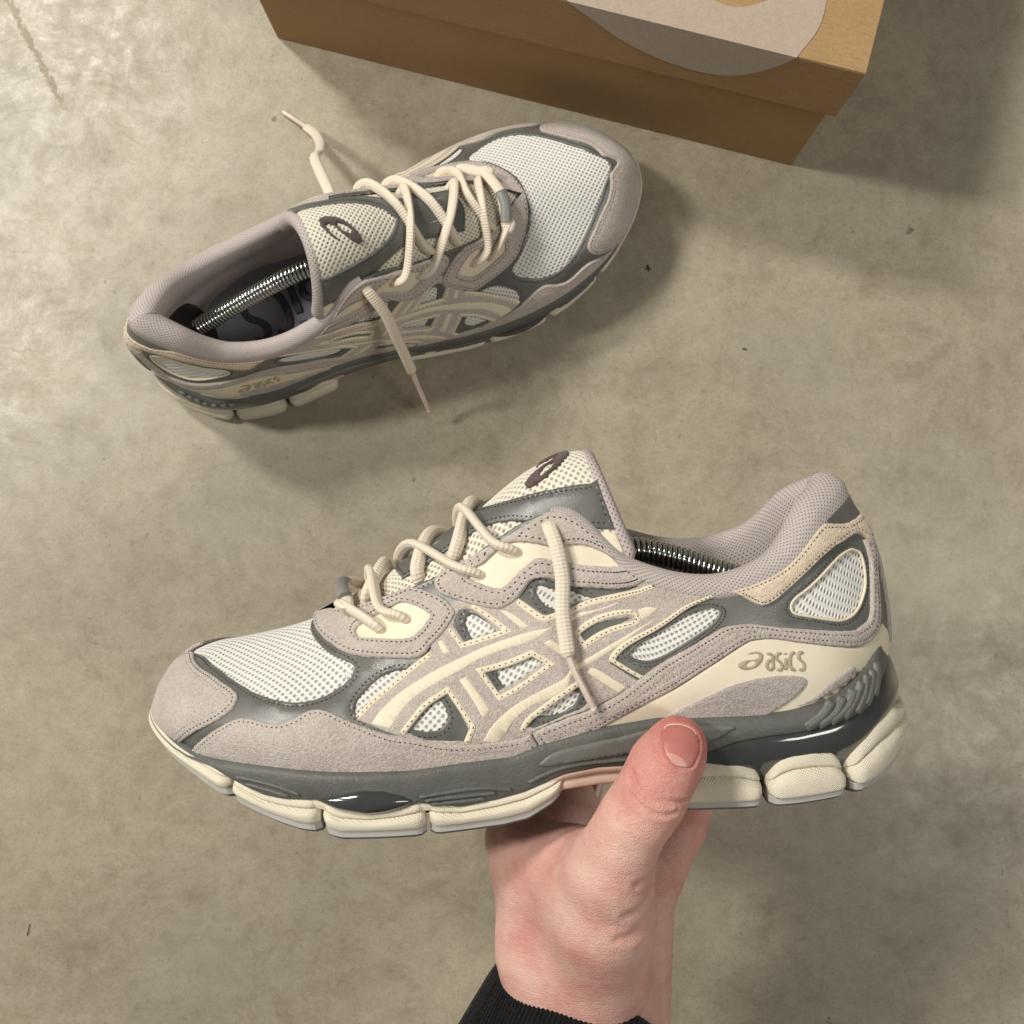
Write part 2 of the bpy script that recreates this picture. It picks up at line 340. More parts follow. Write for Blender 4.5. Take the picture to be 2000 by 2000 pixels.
def panel_geo(sf, loops, h0, h1, res=.0028, edge=.0011, bev=.0008, jit=.00010, sharp=55, stitch=(), puff=0.0, is_iso=False):
    """returns chart points, triangles, heights and stitch positions"""
    LL = []
    for L in loops:
        q = np.asarray(L, float) if is_iso else sf.iso(np.asarray(L, float))
        q = smooth_loop(q, edge, sharp)
        LL.append(q)
    pts = []; edges = []; A = []; Bq = []; hs = 0
    for q in LL:
        n = len(q); edges += [(hs + k, hs + (k + 1) % n) for k in range(n)]; pts.append(q); hs += n
        a, b = q, np.roll(q, -1, 0)
        keep = np.ones(n, bool) if sf.seam is None else ~sf.seam(a, b)
        A.append(a[keep]); Bq.append(b[keep])
    A = np.concatenate(A); Bq = np.concatenate(Bq); nb = hs
    rings = [.00012, .0004, bev, bev * 1.6] + [v for s in stitch for v in (s - .0006, s, s + .0006)]
    extra = []
    for dd in rings:
        for q in LL:
            r = inset_loop(q, dd, LL); r = r[::1 if dd <= .0004 else 2]
            extra.append(r)
    allq = np.concatenate(LL); lo, hi = allq.min(0), allq.max(0)
    gx, gy = np.meshgrid(np.arange(lo[0], hi[0], res), np.arange(lo[1], hi[1], res * .87)); gx = gx + (np.arange(gx.shape[0])[:, None] % 2) * res * .5
    G = np.stack([gx.ravel(), gy.ravel()], 1) + RNG.normal(0, res * .06, (gx.size, 2))
    G = G[inside(G, LL)]
    if len(G): G = G[seg_dist(G, A, Bq) > max(bev * 1.3, res * .45)] if not stitch else G[seg_dist(G, A, Bq) > max(stitch) + .0012]
    E = np.concatenate(extra); E = E[inside(E, LL)]
    if len(E):
        # keep ring points whose true distance matches a ring
        dE = seg_dist(E, A, Bq); E = E[np.min(np.abs(dE[:, None] - np.array(rings)[None]), 1) < .0001]
        key = np.unique(np.round(E / .00022).astype(int), axis=0, return_index=True)[1]; E = E[key]
    P = np.concatenate(pts + [E, G])
    V, F = cdt(P, edges)
    c = V[F].mean(1); F = F[inside(c, LL)]
    d = seg_dist(V, A, Bq)
    prof_d = np.array([0, .00012, .0004, bev]); prof_h = np.array([0, .62, .92, 1.0])
    f = np.interp(d, prof_d, prof_h)
    h = (h0 - .00015) + f * (h1 - h0 + .00015)
    for s in stitch: h -= .00022 * np.exp(-((d - s) / .0004) ** 2)
    h += puff * np.clip(d / .006, 0, 1) * (2 - np.clip(d / .006, 0, 1)) * .5
    if jit: V = V + RNG.normal(0, jit, V.shape) * (d < .0002)[:, None]
    st = []
    for s in stitch:
        for q in LL:
            r = inset_loop(q, s, LL); ok = inside(r, LL)
            ok[ok] &= np.abs(seg_dist(r[ok], A, Bq) - s) < .00025
            st.append((r, ok))
    return V, F, h, st
def stitch_geo(sf, st, h, pitch=.0019, ln=.00055, wd=.00024, sgn=1, closed=True):
    V, F = [], []
    for r, ok in st:
        q = np.concatenate([r, r[:1]]) if closed else r; okk = np.r_[ok, ok[:1]] if closed else ok
        D = np.r_[0, np.cumsum(np.linalg.norm(np.diff(q, axis=0), axis=1))]
        s = np.arange(pitch / 2, D[-1], pitch)
        if not len(s): continue
        c = np.stack([np.interp(s, D, q[:, 0]), np.interp(s, D, q[:, 1])], 1)
        e = np.stack([np.interp(s + .0003, D, q[:, 0]), np.interp(s + .0003, D, q[:, 1])], 1)
        good = np.interp(s, D, okk.astype(float)) > .99
        c, e = c[good], e[good]
        if not len(c): continue
        u0 = sf.uniso(c); u1 = sf.uniso(e); u0[:, 0] *= sgn; u1[:, 0] *= sgn
        P0 = sf.P(u0[:, 0], u0[:, 1]); P1 = sf.P(u1[:, 0], u1[:, 1]); N = sf.N(u0[:, 0], u0[:, 1])
        T = P1 - P0; T /= np.linalg.norm(T, axis=1, keepdims=True) + 1e-12; W = np.cross(N, T)
        for p, t_, w_, n_ in zip(P0, T, W, N):
            b = len(V)
            for sx, sy, sz in ((-1, 0, 0), (-.5, 1, .6), (-.5, -1, .6), (.5, 1, .6), (.5, -1, .6), (1, 0, 0), (0, 0, 1.3)):
                V.append(p + t_ * ln * sx + w_ * wd * sy + n_ * (h - .0001 + .00022 * sz))
            F += [(b, b + 2, b + 6), (b, b + 6, b + 1), (b + 1, b + 6, b + 3), (b + 2, b + 4, b + 6), (b + 6, b + 4, b + 5), (b + 6, b + 5, b + 3)]
    return V, F
def place(sf, V, h, sgn=1):
    u = sf.uniso(V); u = u.copy(); u[:, 0] *= sgn
    return sf.P(u[:, 0], u[:, 1]) + sf.N(u[:, 0], u[:, 1]) * h[:, None]
def panel(name, sf, loops, mat, parent, h0, h1, sides=(1,), join=False, stitch=(), st_mat=None, **kw):
    V, F, h, st = panel_geo(sf, loops, h0, h1, stitch=stitch, **kw)
    obs = []; AV, AF, AU = [], [], []
    for sg in sides:
        W = place(sf, V, h, sg); Fq = F if sg > 0 else F[:, ::-1]
        uv = V * np.array([sg, 1.0])
        if join: AF.append(Fq + sum(len(a) for a in AV)); AV.append(W); AU.append(uv)
        else:
            o = mk(name, W, Fq, mat, parent, uv=uv); obs.append(o)
            if stitch:
                sv, sfc = stitch_geo(sf, st, h1, sgn=sg)
                if sv: q = mk('stitching', sv, sfc, st_mat or M['thread'], o, smooth=False); q['kind'] = 'stuff'
    if join:
        o = mk(name, np.concatenate(AV), np.concatenate(AF), mat, parent, uv=np.concatenate(AU), weld=1e-5); obs.append(o)
        if stitch:
            SV, SF = [], []
            for sg in sides:
                sv, sfc = stitch_geo(sf, st, h1, sgn=sg); SF += [tuple(i + len(SV) for i in f) for f in sfc]; SV += list(sv)
            q = mk('stitching', SV, SF, st_mat or M['thread'], o, smooth=False); q['kind'] = 'stuff'
    return obs
def ribbon(pts, w, closed=False, caps=True):
    """polyline (chart metres) -> closed loop(s) of width w"""
    P = np.asarray(pts, float)
    if closed:
        T = np.roll(P, -1, 0) - np.roll(P, 1, 0)
        d1 = P - np.roll(P, 1, 0); d1 /= np.linalg.norm(d1, axis=1, keepdims=True); d2 = np.roll(P, -1, 0) - P; d2 /= np.linalg.norm(d2, axis=1, keepdims=True)
    else:
        d = np.diff(P, axis=0); d /= np.linalg.norm(d, axis=1, keepdims=True) + 1e-12
        d1 = np.r_[d[:1], d]; d2 = np.r_[d, d[-1:]]
    n1 = np.stack([-d1[:, 1], d1[:, 0]], 1); n2 = np.stack([-d2[:, 1], d2[:, 0]], 1)
    m = n1 + n2; m /= np.linalg.norm(m, axis=1, keepdims=True) + 1e-9; m /= np.clip((m * n1).sum(1, keepdims=True), .5, 1)
    a, b = P + m * w / 2, P - m * w / 2
    return [a, b] if closed else [np.concatenate([a, b[::-1]])]
# ------------------------------------------------------------------ surface of the upper (control net, millimetres)
NET=np.array([
[(310.5,0.0,25.6),(312.7,0.0,33.3),(306.8,0.0,46.7),(296.3,0.0,57.2),(283.4,0.0,61.1)],
[(299.4,20.0,28.7),(302.7,21.0,37.4),(297.4,18.0,48.9),(288.6,11.0,58.2),(279.0,0.0,61.7)],
[(283.1,35.0,28.2),(284.5,37.0,39.3),(283.0,31.5,48.4),(279.3,17.5,57.2),(271.4,0.0,62.9)],
[(254.4,46.5,26.8),(254.2,48.0,39.8),(254.4,40.0,51.0),(255.5,21.5,60.0),(256.8,0.0,65.5)],
[(225.8,50.0,24.1),(225.1,51.0,39.7),(227.4,41.5,51.9),(232.1,24.0,64.4),(240.9,0.0,70.1)],
[(193.7,48.5,23.1),(192.4,49.5,39.3),(194.2,42.0,54.4),(201.3,29.0,70.2),(213.8,15.5,80.6)],
[(163.3,43.5,22.7),(162.3,45.0,39.7),(166.0,39.5,57.8),(173.4,30.0,79.1),(184.6,19.5,92.5)],
[(132.0,39.5,30.4),(133.3,41.0,46.4),(138.0,38.5,65.8),(140.2,31.0,89.4),(143.4,23.0,113.3)],
[(100.9,38.0,33.0),(102.7,39.5,46.0),(107.9,38.5,60.0),(110.7,35.0,75.0),(115.4,31.5,90.0)],
[(69.4,38.0,33.1),(73.1,39.0,46.0),(78.3,37.5,59.9),(83.3,35.5,72.4),(87.0,33.0,81.4)],
[(43.8,33.5,36.3),(45.9,34.0,49.5),(49.9,31.0,63.9),(54.9,28.5,76.5),(61.3,27.5,87.0)],
[(23.4,19.0,38.9),(24.7,19.5,51.2),(27.2,17.5,68.4),(34.1,17.0,86.2),(42.9,17.0,101.9)],
[(12.4,0.0,41.3),(10.8,0.0,48.9),(12.3,0.0,65.4),(17.1,0.0,87.0),(28.9,0.0,109.3)],
])/1000.0
MED=0.97
def bend(x):
    t=np.clip((np.asarray(x)-.12)/.19,0,1.2); return -0.004*t*t
def _full():
    # closed ring of 24 stations (index = a mod 24), 7 rows incl. ghosts
    R=np.zeros((24,7,3))
    for j in range(-11,13):
        P=NET[abs(j)].copy()
        if j<0: P[:,1]*=-MED
        R[j%24,1:6]=P
        R[j%24,0]=2*P[0]-P[1]
        if abs(j)<=4:
            g=P[3].copy(); g[1]=-g[1]; R[j%24,6]=g
        else: R[j%24,6]=2*P[4]-P[3]
    return R
RING=_full()
def _cr(t):
    t2=t*t; t3=t2*t
    return np.stack([-.5*t+t2-.5*t3, 1-2.5*t2+1.5*t3, .5*t+2*t2-1.5*t3, -.5*t2+.5*t3],-1)
def surf(a,b):
    a=np.asarray(a,float); b=np.asarray(b,float)
    a,b=np.broadcast_arrays(a,b)
    bc=np.clip(b,0,4)
    ia=np.floor(a).astype(int); fa=a-ia
    ib=np.minimum(np.floor(bc).astype(int),3); fb=bc-ib
    wa=_cr(fa); wb=_cr(fb)
    P=np.zeros(a.shape+(3,))
    for m in range(4):
        row=RING[(ia+m-1)%24]
        for n in range(4):
            q=np.take_along_axis(row.reshape(row.shape[:-2]+(7,3)),(ib+n)[...,None,None].repeat(3,-1),axis=-2)[...,0,:]
            P+= (wa[...,m]*wb[...,n])[...,None]*q
    # straight continuation outside the rows
    ex=b-bc
    if np.any(ex!=0):
        e=.05
        lo=surf0(a,np.clip(bc-np.sign(ex)*e,0,4))
        P=np.where((ex!=0)[...,None],P+(P-lo)*(np.abs(ex)/e)[...,None],P)
    return P
def surf0(a,b): return surf(a,np.clip(b,0,4))
def S(a,b):
    P=surf(a,b); P=P.copy(); P[...,1]+=bend(P[...,0]); return P
def Nrm(a,b):
    e=.02
    a=np.asarray(a,float); b=np.asarray(b,float)
    b2=np.clip(b,.02,3.96)
    da=S(a+e,b2)-S(a-e,b2); db=S(a,b2+e)-S(a,b2-e)
    n=np.cross(da,db)
    n/=np.linalg.norm(n,axis=-1,keepdims=True)+1e-12
    return n
# panel outlines on the upper, (station, row) coordinates
PAN = {
 'toe_edge': [(0, 3.12), (1.2512, 3.0952), (1.9815, 2.9449), (2.4102, 2.5896), (2.7471, 2.2366), (3.0027, 2.0413), (3.2377, 1.9422), (3.4309, 1.9128), (3.7168, 1.9813), (3.9974, 2.1744), (4.1636, 2.3579), (4.2317, 2.5268), (4.1814, 2.6439), (3.9773, 2.8646), (3.8204, 3.1789), (3.7716, 3.5257), (3.822, 3.7703)],
 'toe_cap': [(0, 2.75), (0.4772, 3.0754), (1.0223, 2.867), (1.9169, 2.7443), (2.362, 2.4214), (2.5286, 2.2305), (2.5825, 2.0838), (2.5673, 1.8623), (2.4621, 1.583), (2.2302, 1.233), (1.9105, 0.8292), (1.2295, 0)],
 'mudguard': [(1.6795, 0), (1.9966, 0.5435), (2.2269, 0.9468), (2.4374, 1.2792), (2.6235, 1.4905), (2.7935, 1.498), (2.9684, 1.4113), (3.1667, 1.3796), (3.3501, 1.4821), (3.5747, 1.6734), (3.7543, 1.6749), (3.9174, 1.5426), (4.0978, 1.3572), (4.3118, 1.17), (4.5225, 1.0181), (4.7504, 0.939), (5.0477, 0.7791), (5.3612, 0.695), (5.6842, 0.691), (6.0132, 0.6731), (6.1303, 0.7089), (6.1562, 0.6798), (6.2903, 0.1266)],
 'side_band': [(6.1628, 0.6842), (6.2341, 0.735), (6.5915, 0.7502), (6.9024, 0.7595), (7.2663, 0.9742), (7.6476, 1.4148), (7.9529, 1.7955), (8.3484, 2.1872), (8.4388, 2.278), (8.8535, 2.6583), (9.0442, 2.7215), (9.2908, 2.6485), (9.6613, 2.2896), (10.1908, 1.856), (10.5985, 1.6016), (10.8161, 1.5813), (11.0818, 1.6863), (11.2618, 2.1733), (11.4852, 2.8162), (11.5485, 3.2067), (11.9208, 3.1113), (11.6266, 2.6575), (11.4771, 2.1432), (11.3444, 1.5749), (11.112, 1.2295), (10.6697, 1.1951), (10.2135, 1.4488), (9.751, 1.8143), (9.444, 2.1187), (9.2011, 2.2154), (9.0286, 2.1376), (8.4874, 1.6401), (7.8742, 1.0093), (6.9394, 0.1762), (6.2903, 0.1266)],
 'eyestay_front': [(3.9165, 3.823), (3.8983, 3.5131), (3.9583, 3.1991), (4.0978, 2.9217), (4.2479, 2.7647), (4.4709, 2.6562), (4.7639, 2.5672), (4.9623, 2.5223), (5.0963, 2.5786), (5.217, 2.6834), (5.4644, 2.8531), (5.671, 3.0395), (5.7134, 3.1634), (5.7043, 3.4126), (5.639, 3.6674), (5.5553, 3.8832), (5.4593, 4)],
 'cream_front': [(4.4055, 3.2271), (4.4028, 3.1076), (4.6442, 3.0104), (4.9499, 2.9104), (5.0877, 2.9524), (5.2381, 3.0566), (5.4028, 3.2159), (5.373, 3.4406), (5.3174, 3.6042), (5.2265, 3.7356), (5.0097, 3.6877), (4.7369, 3.5561), (4.4944, 3.3789)],
 'eyestay_rear': [(5.9052, 4), (5.7925, 3.9068), (5.7219, 3.7071), (5.7411, 3.4929), (5.882, 3.2018), (6.095, 2.9549), (6.2297, 2.8706), (6.3965, 2.916), (6.522, 3.0079), (6.5795, 3.0791), (6.6389, 3.0866), (6.7636, 3.0483), (6.9422, 2.9274), (7.1259, 2.887), (7.4666, 3.0672), (7.772, 3.4139), (8.1138, 3.9363), (7.9472, 4), (7.7691, 4), (7.4438, 4), (7.2341, 4), (7.0364, 4), (6.8984, 3.9963), (6.7114, 3.9273), (6.4839, 3.934), (6.116, 4)],
 'cream_rear': [(6.0891, 3.6204), (6.1248, 3.5094), (6.2054, 3.3051), (6.2651, 3.2104), (6.3463, 3.1881), (6.5438, 3.3073), (6.6506, 3.3615), (6.7464, 3.3663), (6.9867, 3.2426), (7.2575, 3.287), (7.5641, 3.5677), (7.8552, 4), (7.7672, 3.9956), (7.5968, 3.8377), (6.9888, 3.4608), (6.8039, 3.5459), (6.6153, 3.7289), (6.5083, 3.8148), (6.4058, 3.7981), (6.2746, 3.7329), (6.1997, 3.7502)],
 'W1': [(4.1473, 1.6718), (4.2113, 1.9061), (4.3705, 2.1576), (4.5224, 2.3079), (4.6959, 2.3691), (4.859, 2.3398), (4.846, 2.1788), (4.5066, 1.7879), (4.2347, 1.4036), (4.1537, 1.5436)],
 'W2': [(5.7512, 2.8882), (5.7987, 2.9654), (5.863, 2.9695), (5.9333, 2.8717), (6.078, 2.6335), (6.0071, 2.5705), (5.7531, 2.5599), (5.7315, 2.7097)],
 'W3': [(6.6102, 2.935), (6.6478, 2.9772), (6.7028, 2.9514), (6.8116, 2.8735), (7.1144, 2.7849), (7.2718, 2.771), (7.0965, 2.6145), (6.803, 2.59), (6.6643, 2.723)],
 'W4': [(5.9659, 2.055), (6.4643, 2.0307), (6.5372, 1.8682), (5.9485, 1.662), (5.896, 1.9141)],
 'W5': [(4.7417, 1.1105), (4.9239, 1.5239), (5.094, 1.6843), (5.1426, 1.5063), (5.1593, 1.2746), (5.0553, 1.0572), (4.9017, 1.0388)],
 'W6': [(6.2495, 0.9995), (6.3987, 1.1098), (6.6919, 1.2187), (6.843, 1.1769), (6.7745, 1.0276), (6.6946, 0.9224), (6.5108, 0.8878)],
 'W7': [(7.5706, 1.8954), (7.7816, 2.2647), (8.0707, 2.6423), (8.5059, 3.1794), (8.8741, 3.4434), (8.9808, 3.3163), (8.9569, 3.1195), (8.8, 2.805), (8.3697, 2.3298), (7.9762, 1.9191), (7.7413, 1.7858), (7.6377, 1.8269)],
 'W8': [(11.269, 3.1157), (11.3702, 3.0159), (11.3638, 2.765), (11.2168, 2.326), (10.9254, 1.9763), (10.6659, 1.867), (10.4127, 1.9532), (10.0389, 2.3503), (9.8445, 2.5977), (9.8512, 2.7813), (9.9845, 2.9893), (10.6039, 3.0898), (11.0631, 3.1325)],
 'H2': [(5.5936, 2.8919), (5.6345, 2.5931), (6.067, 2.5974), (5.8876, 3.036), (5.7439, 3.0818)],
 'H3': [(6.4239, 2.9084), (6.6385, 2.572), (6.7628, 2.5357), (7.013, 2.5881), (7.5418, 3.0272), (7.9548, 3.6465), (7.4703, 3.0937), (6.9757, 2.9454), (6.6426, 3.1058), (6.5587, 3.0488)],
 'H4': [(5.7639, 2.0399), (6.3996, 2.0647), (6.4989, 1.9001), (5.8468, 1.6826)],
 'H5': [(4.6961, 1.0558), (4.9258, 1.5523), (5.2021, 1.7694), (5.2865, 1.477), (5.392, 0.9994), (5.3296, 0.7647), (4.8966, 0.8688)],
 'H6': [(6.0959, 0.8751), (6.23, 1.0292), (6.5445, 1.163), (6.8586, 1.2597), (6.9795, 1.0651), (6.8214, 0.8461), (6.5054, 0.812), (6.236, 0.7949)],
 'HS': [(7.0208, 2.171), (7.7163, 2.7317), (7.382, 2.2657), (7.0917, 2.0838)],
 'stripe_base': [(5.151, 2.5845), (4.8613, 2.3517), (4.609, 2.0782), (4.3607, 1.7577), (4.1457, 1.4154), (4.6063, 0.9748), (5.2818, 0.6759), (5.6845, 0.6263), (6.1465, 0.6349)],
 'S1': [(4.3015, 1.2823), (4.4348, 1.5915), (4.6633, 1.9262), (4.9162, 2.1351), (5.1951, 2.2833), (5.5874, 2.3922), (5.9705, 2.4516), (6.313, 2.4409), (6.738, 2.3638)],
 'S1b': [(6.8988, 2.4506), (7.2549, 2.5977), (7.5211, 2.8649), (7.8301, 3.3204), (7.5328, 2.8263), (7.2487, 2.5332), (6.9547, 2.3686), (6.7658, 2.3344)],
 'S1c': [(6.4451, 2.2677), (6.1023, 2.3012), (5.7323, 2.2607), (5.5291, 2.1887), (5.1412, 2.0248), (4.8407, 1.7994), (4.6589, 1.5191), (4.512, 1.1438)],
 'S2': [(5.5379, 0.7255), (5.6989, 1.0787), (5.9818, 1.3508), (6.2632, 1.4567), (6.6932, 1.5221)],
 'S2b': [(6.8327, 1.6703), (7.1607, 1.8538), (7.5381, 2.2339), (8.0194, 2.9004), (8.4707, 3.4813), (8.0099, 2.8326), (7.5589, 2.1393), (7.1878, 1.7427), (6.8574, 1.5489)],
 'S2c': [(6.6384, 1.2636), (6.2253, 1.2383), (5.9635, 1.0544), (5.7496, 0.6728)],
 'S3': [(5.3803, 2.0143), (5.4966, 2.0573), (5.6912, 1.3454), (5.5834, 1.1857)],
 'S4': [(5.2885, 2.7048), (5.3748, 2.7382), (5.4084, 2.4844), (5.3056, 2.4658)],
 'S5': [(6.1769, 2.8577), (6.2697, 2.8192), (6.4643, 2.4806), (6.3578, 2.4914)],
 'S6': [(6.5656, 2.1786), (6.6894, 2.1847), (6.8947, 1.875), (6.8086, 1.7991)],
 'S7': [(6.9889, 1.5204), (7.123, 1.5952), (7.4254, 1.1751), (7.2977, 1.0263)],
 'S8': [(7.8261, 3.0092), (7.9828, 3.1892), (8.1618, 3.2493), (8.0201, 3.0144), (7.7735, 2.6567), (7.8357, 2.8414)],
 'B1': [(5.1658, 2.543), (4.8762, 2.3477), (4.6265, 2.1011), (4.394, 1.8111), (4.1701, 1.4446)],
 'B2': [(5.517, 2.866), (5.5814, 2.5358), (6.1953, 2.5422), (5.9231, 3.1074)],
 'B3': [(6.3953, 2.8839), (6.6004, 2.5409), (6.7391, 2.4867), (7.0076, 2.5399), (7.5342, 2.9718), (8.1998, 3.9506)],
 'B4': [(5.6876, 2.0974), (6.4095, 2.1086), (6.6001, 1.8241), (5.8394, 1.5434)],
 'B5': [(4.6302, 1.0341), (4.9138, 1.598), (5.2229, 1.8584), (5.3213, 1.4975), (5.4519, 1.0614), (5.3613, 0.7272)],
 'B6': [(6.0279, 0.8087), (6.1628, 1.0296), (6.5053, 1.2049), (6.9028, 1.3651)],
 'B7': [(7.673, 1.3837), (7.3615, 1.7604), (7.4913, 1.9946), (8.0458, 2.7164), (8.5896, 3.4552), (8.9603, 4)],
 'B8': [(6.9996, 2.1995), (7.7513, 2.8895), (7.8195, 2.8442), (7.7197, 2.6078), (7.0762, 1.9831)],
 'stripe_right': [(7.3358, 1.6752), (7.6172, 1.345), (7.6199, 1.2778)],
 'counter': [(7.8742, 1.0093), (8.4874, 1.6401), (9.0286, 2.1376), (9.2011, 2.2154), (9.444, 2.1187), (9.751, 1.8143), (10.2135, 1.4488), (10.6697, 1.1951), (11.112, 1.2295), (11.396, 1.6267)],
 'leaf_a': [(7.8285, 0.3428), (8.1696, 0.6872), (8.6282, 1.0968), (8.9981, 1.24), (9.3423, 1.1867), (9.5927, 1.0352), (9.6691, 0.8947), (9.6092, 0.7293), (9.4294, 0.4977), (9.1185, 0.2163), (8.922, 0.0592), (8.3699, 0.104), (7.8213, 0.1627)],
 'leaf_b': [(9.4037, 0.079), (9.7034, 0.2072), (10.072, 0.5272), (10.4664, 0.6787), (10.5178, 0.5569), (10.3214, 0.3093), (10.0492, 0.2004), (9.8039, 0.1028), (9.5839, 0.0652)],
 'leaf_c': [(10.514, 0.0731), (10.7289, 0.1668), (11.0172, 0.652), (11.1967, 0.6315), (11.2922, 0.3968), (11.1871, 0.163), (10.8019, 0.1069)],
 'heel_suede': [(9.2129, 4), (9.6578, 3.9885), (10.1113, 3.9545), (10.5169, 3.8727), (10.9011, 4), (11.3535, 4), (11.541, 3.9916), (11.9467, 3.7336), (11.9433, 3.4257), (11.6738, 3.2742), (11.476, 3.3596), (11.1001, 3.3728), (10.4614, 3.4424), (10.0408, 3.4021), (9.6616, 3.1569), (9.5066, 3.1181), (9.4162, 3.2998), (9.3247, 3.6968)],
 'eyelets': [(4.7058, 3.2063), (5.0949, 3.278), (6.1955, 3.5506), (6.5604, 3.5745)],
 'eyelet5': [(6.9121, 3.81)],
 'logo_ring_o': [(9.0517, 1.9095), (9.1369, 1.9864), (9.2355, 1.9575), (9.262, 1.8322), (9.2195, 1.6722), (9.1221, 1.5012), (9.0164, 1.4158), (8.9088, 1.4029), (8.8647, 1.4805), (8.8854, 1.6013), (8.9526, 1.6888), (9.048, 1.7273), (9.1158, 1.7182), (9.1777, 1.7634), (9.2021, 1.8801), (9.1581, 1.9196)],
 'logo_ring_i': [(8.9795, 1.5719), (9.0418, 1.6576), (9.1053, 1.6686), (9.0992, 1.5995), (9.0377, 1.5159), (8.9733, 1.5022)],
 'textbox': [(9.1973, 1.3982), (9.2892, 1.8367), (9.7659, 1.5719), (9.6803, 1.1519)],
}
# chart of the upper
_a = np.linspace(0, 12, 241); _b = np.linspace(0, 4, 81)
_arcA = np.r_[0, np.cumsum(np.linalg.norm(np.diff(S(_a, np.full_like(_a, 1.7)), axis=0), axis=1))]
_g = np.stack([S(np.full_like(_b, j), _b) for j in (2.5, 3.5, 4.5, 5.5, 6.5, 7.5, 8.5, 9.5, 10.5)])
_arcB = np.r_[0, np.cumsum(np.linalg.norm(np.diff(_g, axis=1), axis=2).mean(0))]
AMAX, BMAX = _arcA[-1], _arcB[-1]
def up_iso(q): return np.stack([np.interp(q[:, 0], _a, _arcA), np.interp(q[:, 1], _b, _arcB) + np.minimum(q[:, 1], 0) * .014], 1)
def up_uniso(q): return np.stack([np.interp(q[:, 0], _arcA, _a), np.interp(q[:, 1], _arcB, _b) + np.minimum(q[:, 1], 0) / .014], 1)
def up_seam(a, b):
    e = 3e-4
    s0 = (a[:, 0] < e) & (b[:, 0] < e); s1 = (a[:, 0] > AMAX - e) & (b[:, 0] > AMAX - e)
    s2 = (a[:, 1] > BMAX - e) & (b[:, 1] > BMAX - e) & (a[:, 0] < np.interp(4.35, _a, _arcA))
    return s0 | s1 | s2
UP = Surf(S, Nrm, up_iso, up_uniso, up_seam)
def PN(*names):
    out = []
    for n in names: out += PAN[n] if isinstance(n, str) else n
    return out

# ---- outline of the sole
_ol = crom(np.array([(6.5, 0), (8, 9.5), (12.5, 18), (19, 25), (28, 31.5), (40, 37), (58, 41), (80, 42.5), (105, 42), (130, 43), (160, 47), (190, 52), (215, 54.5), (240, 53.5), (262, 48.5), (280, 40.5), (295, 30), (304, 21), (310.5, 11), (313, 0)], float) / 1000, 24)
_ol[:, 1] = np.maximum(_ol[:, 1], 0)
_os = np.r_[0, np.cumsum(np.linalg.norm(np.diff(_ol, axis=0), axis=1))]; SMAX = _os[-1]
def s_of(x): return float(np.interp(x, _ol[:, 0], _os))
def out_raw(s):
    s = np.asarray(s, float); q = np.abs(s)
    q = np.where(q > SMAX, 2 * SMAX - q, q); sg = np.where(np.abs(s) > SMAX, -np.sign(s), np.sign(s)); sg = np.where(sg == 0, 1, sg)
    x = np.interp(q, _os, _ol[:, 0]); y = np.interp(q, _os, _ol[:, 1]) * np.where(sg < 0, -MED, 1.0)
    return np.stack([x, y + bend(x)], -1)
def out_pn(s):
    e = .0015; s = np.asarray(s, float); p = out_raw(s); t_ = out_raw(s + e) - out_raw(s - e)
    t_ /= np.linalg.norm(t_, axis=-1, keepdims=True); n = np.stack([-t_[..., 1], t_[..., 0]], -1)
    return p, n
# s runs heel centre(0) -> lateral(+) -> toe centre(SMAX) -> medial -> heel (2*SMAX); negative s is medial from the heel
mm = lambda L: (np.array([p[0] for p in L]) / 1000, np.array([p[1] for p in L]) / 1000)
ZT = mm([(6, 51), (14, 50.5), (20, 48), (25, 45), (30, 42.8), (35.5, 40.4), (42.5, 37.6), (60, 34.8), (70, 34.2), (97, 34.6), (110, 35.4), (132, 33.2), (154, 29.5), (165, 26.2), (184, 26.3), (203, 25), (233, 26.3), (254, 28), (276, 28.4), (289, 29.4), (296, 31), (305, 34), (315, 38.5)])
ZG = mm([(6, 43.5), (16.7, 41.3), (23.3, 37.1), (29.7, 32.1), (45, 29.2), (58, 27.8), (70, 27.6), (82, 26), (87.4, 24.1), (100, 20.5), (120, 19), (133, 19.6), (146, 18.3), (156.6, 15), (162, 13.3), (172, 11.8), (185, 10.7), (200, 14.2), (208, 12.6), (219, 11.6), (230, 13.6), (237, 17.6), (250, 17.5), (257.6, 18.5), (265.4, 21.4), (273, 24.4), (281, 27.5), (296, 29), (305, 32), (315, 36.5)])
Z0 = mm([(6, 9), (10, 7), (20, 2.4), (29, .4), (40, 0), (110, 0), (144, 12), (146.4, 10), (151.8, 6), (160.6, 1.4), (170, .2), (200, .2), (229, 1.0), (240, 4.0), (245, 4.7), (256, 8.0), (268, 12.4), (278, 15.4), (288, 19.2), (296, 22), (305, 25.6), (315, 30)])
PT = mm([(6, 24), (11.2, 25), (15.7, 27.4), (25.4, 24.7), (32.4, 19.4), (37.6, 14), (39.5, 11), (40.7, 14.6), (45, 18.5), (53, 20.6), (60.6, 20.6), (65.6, 18.3), (69.7, 13), (71.5, 11), (73.2, 14.4), (80.6, 17.9), (88, 19.6), (97, 19.4), (108, 18.5)])
zf = lambda tab, x: np.interp(x, tab[0], tab[1])
